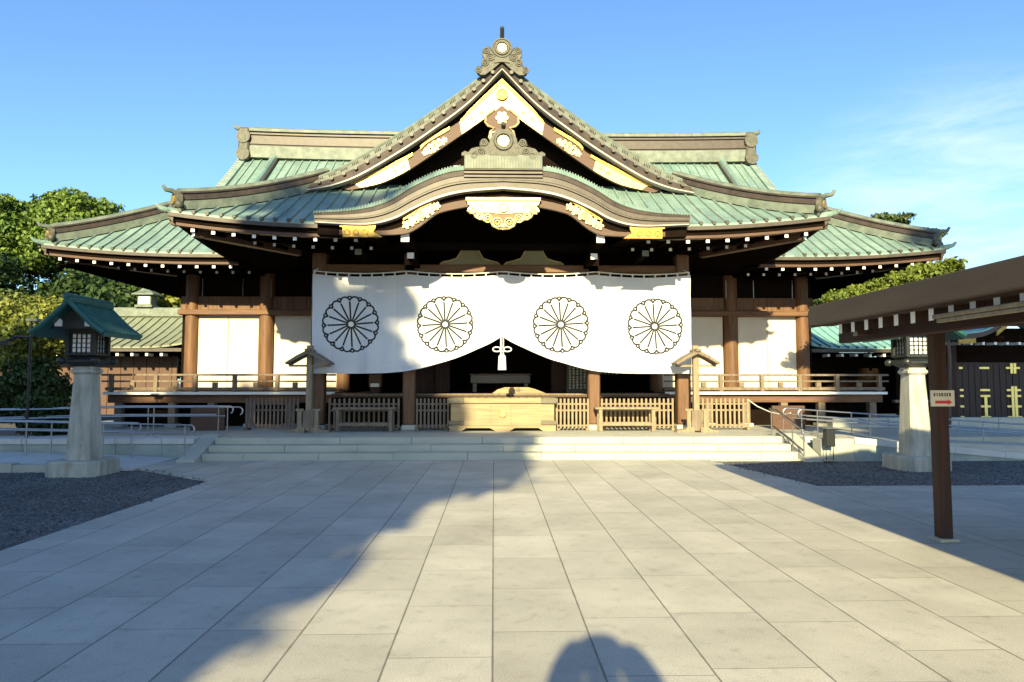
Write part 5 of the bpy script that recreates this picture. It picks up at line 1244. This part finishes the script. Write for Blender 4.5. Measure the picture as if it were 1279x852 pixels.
MB().bbox(15.6, 21.2, 23.9, 24.15, 2.36, 2.62, .02).build('gate_lintel', 'wood_dark', G)
MB().box(16.3, 20.4, 24.3, 24.4, 2.62, 3.6).build('upper_wall', 'wood_dark', G)
gk = smooth_curve([(0, 4.25), (.7, 4.18), (1.2, 3.92), (1.7, 3.55), (2.3, 3.36), (3.3, 3.32)], 30); gk2 = [(x, z - .22) for x, z in gk]
gb = lambda c: [(18.4 - p[0], p[1]) for p in reversed(c)] + [(18.4 + p[0], p[1]) for p in c[1:]]
m = MB(); m.band(gb(gk), gb(gk2), 22.6, 22.75, 1); m.slab([[(x, y, z) for x, z in gb(gk)] for y in (22.58, 25.4)], .06, 0); m.build('gate_roof', ['patina_blue', 'copper_brown'], G)
m = MB()
for x0_, x1_ in ((1.25, 1.62), (2.35, 2.95), (0, .3)):
    for s in (-1, 1):
        pts = [(18.4 + s * x, float(np.interp(x, [p[0] for p in gk2], [p[1] for p in gk2]))) for x in np.linspace(x0_, x1_, 6)]
        m.band([(a, b - .01) for a, b in pts], [(a, b - .17) for a, b in pts], 22.56, 22.62)
m.build('gilt_plate', 'gold', G)
for k in range(8):
    x = 15.3 + k * .42; MB().box(x - .045, x + .045, 22.9, 23.3, 2.92, 3.01).build('rafter_end', 'tip', G)
# fence wall between the right building and the gate
t = thing('board_fence', (15.2, 23.6, 0), 'dark board fence beside the gilded gate', 'fence'); m = MB()
for k in range(8): m.bbox(14.0 + k * .24, 14.23 + k * .24, 23.8, 23.85, .3, 2.5, .006)
m.build('boards', 'wood_dark', t); MB().bbox(13.9, 15.95, 23.72, 23.92, .92, 1.02, .01).build('rail', 'wood_grey', t); MB().bbox(13.9, 15.95, 23.70, 23.94, 2.5, 2.62, .02).build('cap', 'wood_dark', t)
t = thing('stone_wall', (14, 20, 0), 'low pale stone base wall beyond the right ramp', 'wall'); m = MB()
for k in range(7): m.bbox(9.4 + k * 1.6, 10.99 + k * 1.6, 19.2, 19.6, .0, .62, .015)
m.build('stone_course', 'stone_step', t)

# ------------------------------------------------------------------ trees and shrubs
rng = np.random.default_rng(4)
def leaf_mesh(name, blobs, count, size, mk, parent, shell=0.55, flat=0.0, aspect=1.6):
    vols = np.array([b[3] * b[4] * b[5] for b in blobs]) ** .67; vols /= vols.sum()
    which = rng.choice(len(blobs), count, p=vols); B = np.array(blobs)[which]
    d = rng.normal(size=(count, 3)); d /= np.linalg.norm(d, axis=1)[:, None]
    r_ = 1 - shell * rng.random(count) ** 1.6
    # knobbly outline: radius modulated by direction
    ph = rng.random((len(blobs), 6)) * 6.28
    f = 1 + .13 * np.sin(d[:, 0] * 5 + ph[which, 0]) + .13 * np.sin(d[:, 1] * 6 + ph[which, 1]) + .12 * np.sin(d[:, 2] * 7 + ph[which, 2])
    c = B[:, :3] + d * B[:, 3:6] * (r_ * f)[:, None]
    nrm = d + rng.normal(size=(count, 3)) * .75; nrm[:, 2] += flat; nrm /= np.linalg.norm(nrm, axis=1)[:, None]
    a = np.cross(nrm, rng.normal(size=(count, 3))); a /= np.linalg.norm(a, axis=1)[:, None]; b = np.cross(nrm, a)
    s = size * (.6 + .8 * rng.random(count))[:, None]
    q = np.stack([c - a * s * aspect * .5, c - b * s * .5, c + a * s * aspect * .5, c + b * s * .5], 1).reshape(-1, 3)
    off = np.array(wloc(parent)) if parent else 0
    me = bpy.data.meshes.new(name); n = count
    me.vertices.add(4 * n); me.vertices.foreach_set('co', (q - off).ravel()); me.loops.add(4 * n); me.loops.foreach_set('vertex_index', np.arange(4 * n))
    me.polygons.add(n); me.polygons.foreach_set('loop_start', np.arange(0, 4 * n, 4)); me.update(calc_edges=True); me.validate()
    me.materials.append(M[mk]); o = bpy.data.objects.new(name, me); col.objects.link(o)
    if parent: o.parent = parent
    return o
def cluster(cx, cy_, cz, rx, ry, rz, n, sub):
    """one crown as many smaller leaf clumps spread through an ellipsoid"""
    out = []
    for _ in range(n):
        d = rng.normal(size=3); d /= np.linalg.norm(d); r_ = .45 + .5 * rng.random()
        k = sub * (.65 + .7 * rng.random()); out.append((cx + d[0] * rx * r_, cy_ + d[1] * ry * r_, cz + d[2] * rz * r_, k * 1.15, k * 1.1, k * .8))
    return out
def tree(label, base, blobs, count, size, mk, trunk_r=.25, name='broadleaf_tree', cat='tree', group=None, shell=.55, limbs=6):
    t = thing(name, base, label, cat, group); B = np.array(blobs); top = B[:, :3].mean(0)
    m = MB(); b = Vector(base); c = Vector(top)
    m.tube([b - Vector((0, 0, .1)), b.lerp(c, .35) + Vector((.1, 0, 0)), b.lerp(c, .7) - Vector((.08, 0, 0)), c], [trunk_r * 1.25, trunk_r, trunk_r * .7, trunk_r * .35], 10)
    for i in rng.choice(len(blobs), min(limbs, len(blobs)), replace=False):
        e = Vector(blobs[i][:3]); s_ = b.lerp(c, .45 + .3 * rng.random()); m.tube([s_, s_.lerp(e, .5) + Vector((0, 0, .15)), e], [trunk_r * .5, trunk_r * .32, trunk_r * .12], 7)
    m.build('trunk', 'bark', t, True)
    leaf_mesh('crown', blobs, count, size, mk, t, shell); return t
# sunlit wood at the left
for i, (x, y, zt, rx, rz, n, lab) in enumerate((
        (-29.0, 34, 12.0, 3.6, 3.1, 24, 'sunlit broadleaf tree highest at the left edge of the photo'),
        (-25.2, 35, 11.7, 2.8, 2.4, 20, 'sunlit rounded broadleaf tree second from the left edge'),
        (-21.8, 35.5, 11.5, 2.4, 2.3, 20, 'sunlit broadleaf tree just left of the shrine wing roof'),)):
    z = zt - rz
    tree(lab, (x, y, 0), cluster(x, y, z, rx, 2.4, rz, n * 2, .85), 52000, .135, 'leaf_far', .35, group='tall trees left of the shrine')
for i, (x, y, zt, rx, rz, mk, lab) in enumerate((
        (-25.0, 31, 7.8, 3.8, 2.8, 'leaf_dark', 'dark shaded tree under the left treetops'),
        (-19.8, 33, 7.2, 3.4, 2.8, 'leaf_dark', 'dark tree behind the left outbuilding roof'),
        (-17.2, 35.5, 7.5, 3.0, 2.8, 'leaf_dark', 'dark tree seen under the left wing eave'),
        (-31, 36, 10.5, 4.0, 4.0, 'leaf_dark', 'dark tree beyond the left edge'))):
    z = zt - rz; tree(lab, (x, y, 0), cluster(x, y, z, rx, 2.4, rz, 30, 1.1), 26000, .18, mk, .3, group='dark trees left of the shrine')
tree('small pale tree with bare leaning trunk under the left wing eave', (-15.2, 31, 0), cluster(-14.3, 31, 5.6, 1.3, .9, .7, 8, .55), 3500, .16, 'leaf_shrub', .10)
# garden shrubs at the left edge
tree('yellow-green bushy tree left of the stone lantern', (-12.1, 17.5, 0), cluster(-12.0, 17.5, 2.95, 1.5, 1.1, .95, 30, .42), 24000, .07, 'leaf_shrub', .10, 'shrub_tree')
tree('second yellow-green bushy tree at the left edge behind the lamp post', (-14.0, 18.2, 0), cluster(-13.9, 18.2, 3.1, 1.3, 1.1, .9, 26, .42), 20000, .07, 'leaf_shrub', .10, 'shrub_tree')
def shrub(x, y, z, r, rz, mk, lab, n=9000, sz=.07):
    t = thing('shrub', (x, y, 0), lab, 'shrub', 'garden shrubs behind the left ramp'); m = MB()
    for k in range(5): m.tube([(x + rng.uniform(-.1, .1), y, 0), (x + rng.uniform(-r, r) * .5, y + rng.uniform(-.3, .3), z)], [.03, .012], 6)
    m.build('stems', 'bark', t); leaf_mesh('leaves', cluster(x, y, z, r, r * .8, rz, 10, .42), n, sz, mk, t)
shrub(-13.6, 16.9, 1.15, 1.3, .75, 'leaf_dark', 'dark green shrub at the left edge below the yellow-green tree')
shrub(-11.6, 17.0, 1.2, 1.2, .75, 'leaf_dark', 'dark green shrub just left of the lantern pedestal')
shrub(-13.2, 16.3, .85, .9, .25, 'flower', 'low orange-leaved shrub among the dark shrubs', 500, .08)
shrub(-15.3, 17.2, 1.5, 1.2, .9, 'leaf_dark', 'dark shrub beyond the left edge by the lamp post')
L_ = thing('lamp_post', (-10.35, 15.2, 0), 'thin dark lamp post with a side arm left of the stone lantern', 'lamp post')
MB().cyl((-10.35, 15.2, 0), (-10.35, 15.2, 2.95), .030, .024, 10).build('pole', 'black_iron', L_)
MB().bbox(-10.42, -10.18, 15.12, 15.28, 2.95, 3.02, .01).build('lamp_head', 'ridge_pale', L_); MB().tube([(-10.35, 15.2, 2.6), (-10.6, 15.15, 2.62), (-10.85, 15.1, 2.5)], .03, 8).build('arm', 'black_iron', L_)
MB().bbox(-10.9, -10.72, 15.02, 15.2, 2.42, 2.52, .01).build('spotlight', 'black_iron', L_)
# right: juniper in front of the wing, pines behind
def fan_tree(label, base, arms, count, size, mk, name, group=None):
    """layered boughs: flat sprays strung along limbs"""
    t = thing(name, base, label, 'tree', group); m = MB(); b = Vector(base); blobs = []
    top = max(a[2] for a in arms); m.tube([b - Vector((0, 0, .1)), (b.x + .1, b.y, top * .5), (b.x, b.y, top * .95)], [.2, .14, .05] if name != 'juniper_tree' else [.05, .05, .03], 8)
    for (ex, ey, ez, r_) in arms:
        s_ = Vector((b.x, b.y, max(ez - .5, .5))); e = Vector((ex, ey, ez)); m.tube([s_, s_.lerp(e, .6), e], [.06, .04, .015], 6)
        for k in range(4):
            q = s_.lerp(e, .76 + .08 * k) if name == 'juniper_tree' else s_.lerp(e, .45 + .18 * k); blobs.append((q.x, q.y, q.z, r_, r_ * .9, r_ * .42))
    m.build('trunk', 'bark', t, True); leaf_mesh('crown', blobs, count, size, mk, t, .8); return t
arms = []
for k in range(14):
    u = k / 13; arms.append((8.5 + 3.0 * u + rng.uniform(-.1, .1), 17.4 + rng.uniform(-.4, .4), 3.72 + 1.0 * u + rng.uniform(-.06, .06), .34))
for k in range(16):
    u = rng.random(); arms.append((8.9 + 2.9 * u, 17.5 + rng.uniform(-.5, .5), 3.66 + 1.0 * u - .3 * rng.random(), .38))
fan_tree('bright green juniper rising behind the pavilion roof', (12.6, 19.0, 0), arms, 46000, .06, 'leaf_juniper', 'juniper_tree')
fan_tree('dark pine top showing above the right wing roof', (24.3, 42, 0), [(24.6 + rng.uniform(-1.3, 1.6), 42 + rng.uniform(-1, 1), 11.0 + 1.2 * rng.random(), .5) for _ in range(9)] + [(24.6, 42, 12.15, .45), (23.2, 42, 11.4, .45)], 5000, .17, 'leaf_pine', 'pine_tree', 'pines behind the shrine')
fan_tree('smaller pine top beside the taller pine above the right wing roof', (27.0, 42, 0), [(26.9 + rng.uniform(-1.0, 1.2), 42, 10.75 + .5 * rng.random(), .4) for _ in range(5)], 1800, .17, 'leaf_pine', 'pine_tree', 'pines behind the shrine')
for x, y, lab in ((15.6, 33, 'dark tree behind the right outbuilding'), (21.5, 36, 'dark tree behind the gilded gate')):
    tree(lab, (x, y, 0), cluster(x, y, 4.9, 3.4, 1.8, 2.2, 24, 1.0), 20000, .17, 'leaf_dark', .25, group='dark trees right of the shrine')

# trees behind the viewpoint whose shade falls on the court
def shade_tree(label, base, blobs, count, size=.42): return tree(label, base, blobs, count, size, 'leaf_dark', .4, group='tall trees behind the viewpoint', shell=1.0)
SH_Y = -8.0
shade_tree('tall camphor tree behind the viewpoint nearest the paved path', (-7.0, SH_Y, 0),
    [(-6.3, SH_Y, 6.2, 2.2, 1.5, 2.0), (-4.7, SH_Y, 8.7, 2.3, 1.5, 1.6), (-4.75, SH_Y, 4.6, 1.25, 1.2, 1.2), (-5.1, SH_Y, 6.7, 1.5, 1.2, 1.5), (-7.2, SH_Y, 9.6, 2.6, 1.6, 2.0), (-6.2, SH_Y, 10.9, 1.7, 1.2, 1.0), (-8.6, SH_Y, 12.0, 1.6, 1.2, .9), (-5.4, SH_Y, 6.6, 1.6, 1.2, 1.7),
     (-8.6, SH_Y, 7, 2.5, 1.5, 2.5), (-7.6, SH_Y, 13.4, .7, .6, .5), (-6.6, SH_Y, 12.6, .55, .5, .4), (-8.4, SH_Y, 14.2, .8, .6, .5), (-7.4, SH_Y, 15.6, 2.1, 1.0, .8), (-5.9, SH_Y, 16.3, 1.0, .7, .55), (-8.0, SH_Y, 16.2, 1.1, .7, .5), (-6.6, SH_Y, 13.6, .8, .6, .5)], 15000)
for k, (x, zt) in enumerate(((-11.7, 12.9), (-15.5, 12.5), (-20, 12.0), (-25, 12.0))):
    shade_tree(['broad camphor tree behind the viewpoint second from the path', 'broad camphor tree behind the viewpoint third from the path', 'broad camphor tree behind the viewpoint fourth from the path', 'broad camphor tree behind the viewpoint furthest left'][k],
        (x, SH_Y, 0), [(x, SH_Y, zt - 2.3, 2.9, 1.5, 2.2), (x + .6, SH_Y, zt - 5.5, 3.0, 1.5, 2.6), (x - 1.5, SH_Y, zt - 7.5, 2.6, 1.5, 2.2), (x + 1.6, SH_Y, zt - 8, 2.4, 1.5, 2.2)], 9000)
shade_tree('tall camphor tree behind the viewpoint on the right', (11.8, SH_Y, 0),
    [(7.2, SH_Y, 9.2, 1.9, 1.2, 1.9), (7.4, SH_Y, 11.9, 1.8, 1.2, 1.6), (9.3, SH_Y, 13.4, 1.9, 1.2, 1.1), (10.4, SH_Y, 11, 2.6, 1.4, 3.0), (11.4, SH_Y, 15.0, 2.0, 1.2, 1.3), (13.2, SH_Y, 14.2, 2.6, 1.4, 2.2),
     (8.9, SH_Y, 16.4, .9, .6, .35), (16.5, SH_Y, 14, 2.6, 1.4, 2.6), (13.5, SH_Y, 11.2, 2.8, 1.4, 2.2), (17, SH_Y, 11, 2.4, 1.4, 2.2)], 24000)

# ------------------------------------------------------------------ the photographer
PH = thing('person', (-0.17, -0.42, 0), 'person in a hat and dark jacket holding both hands up at the viewpoint', 'person')
def person():
    me = bpy.data.meshes.new('body')
    J = {'pelvis': (0, 0, .92, .15), 'spine': (0, 0, 1.15, .15), 'chest': (0, .0, 1.38, .16), 'neck': (-.01, 0, 1.52, .07), 'head0': (-.02, .02, 1.58, .08), 'head': (-.03, .03, 1.65, .10), 'crown': (-.03, .02, 1.72, .07)}
    for s, nm in ((-1, 'l'), (1, 'r')):
        J.update({nm + 'hip': (s * .10, 0, .86, .105), nm + 'knee': (s * .11, .02, .47, .07), nm + 'ankle': (s * .12, 0, .09, .05), nm + 'toe': (s * .13, .18, .05, .045), nm + 'sh': (s * .19, 0, 1.45, .08)})
    J.update({'lel': (-.22, .10, 1.44, .10), 'lwr': (-.155, .2, 1.58, .095), 'lha': (-.09, .24, 1.68, .075), 'rel': (.22, .10, 1.44, .10), 'rwr': (.165, .2, 1.56, .095), 'rha': (.10, .24, 1.65, .075)})
    names = list(J); ix = {n: i for i, n in enumerate(names)}
    E_ = [('pelvis', 'spine'), ('spine', 'chest'), ('chest', 'neck'), ('neck', 'head0'), ('head0', 'head'), ('head', 'crown')]
    for nm in 'lr': E_ += [('pelvis', nm + 'hip'), (nm + 'hip', nm + 'knee'), (nm + 'knee', nm + 'ankle'), (nm + 'ankle', nm + 'toe'), ('chest', nm + 'sh'), (nm + 'sh', nm + 'el'), (nm + 'el', nm + 'wr'), (nm + 'wr', nm + 'ha')]
    me.from_pydata([J[n][:3] for n in names], [(ix[a], ix[b]) for a, b in E_], [])
    o = bpy.data.objects.new('body', me); col.objects.link(o); o.parent = PH; me.materials.append(M['coat'])
    md = o.modifiers.new('skin', 'SKIN'); sv = me.skin_vertices[0].data
    for n in names: sv[ix[n]].radius = (J[n][3], J[n][3])
    sv[ix['pelvis']].use_root = True
    o.modifiers.new('sub', 'SUBSURF').levels = 2; o.modifiers['sub'].render_levels = 2
    m = MB()
    rings = [[(r_ * math.cos(a), .02 + r_ * math.sin(a), z) for a in np.linspace(0, 2 * math.pi, 24, endpoint=False)] for r_, z in ((.19, 1.66), (.185, 1.675), (.125, 1.69), (.118, 1.74), (.09, 1.775), (.03, 1.785))]
    rings = [[(x - .03, y, z) for x, y, z in r] for r in rings]
    m.loft(rings); m.build('hat', 'hat', PH, True, local=True)
person()
PH.scale = (1.14, 1.10, 1.08)
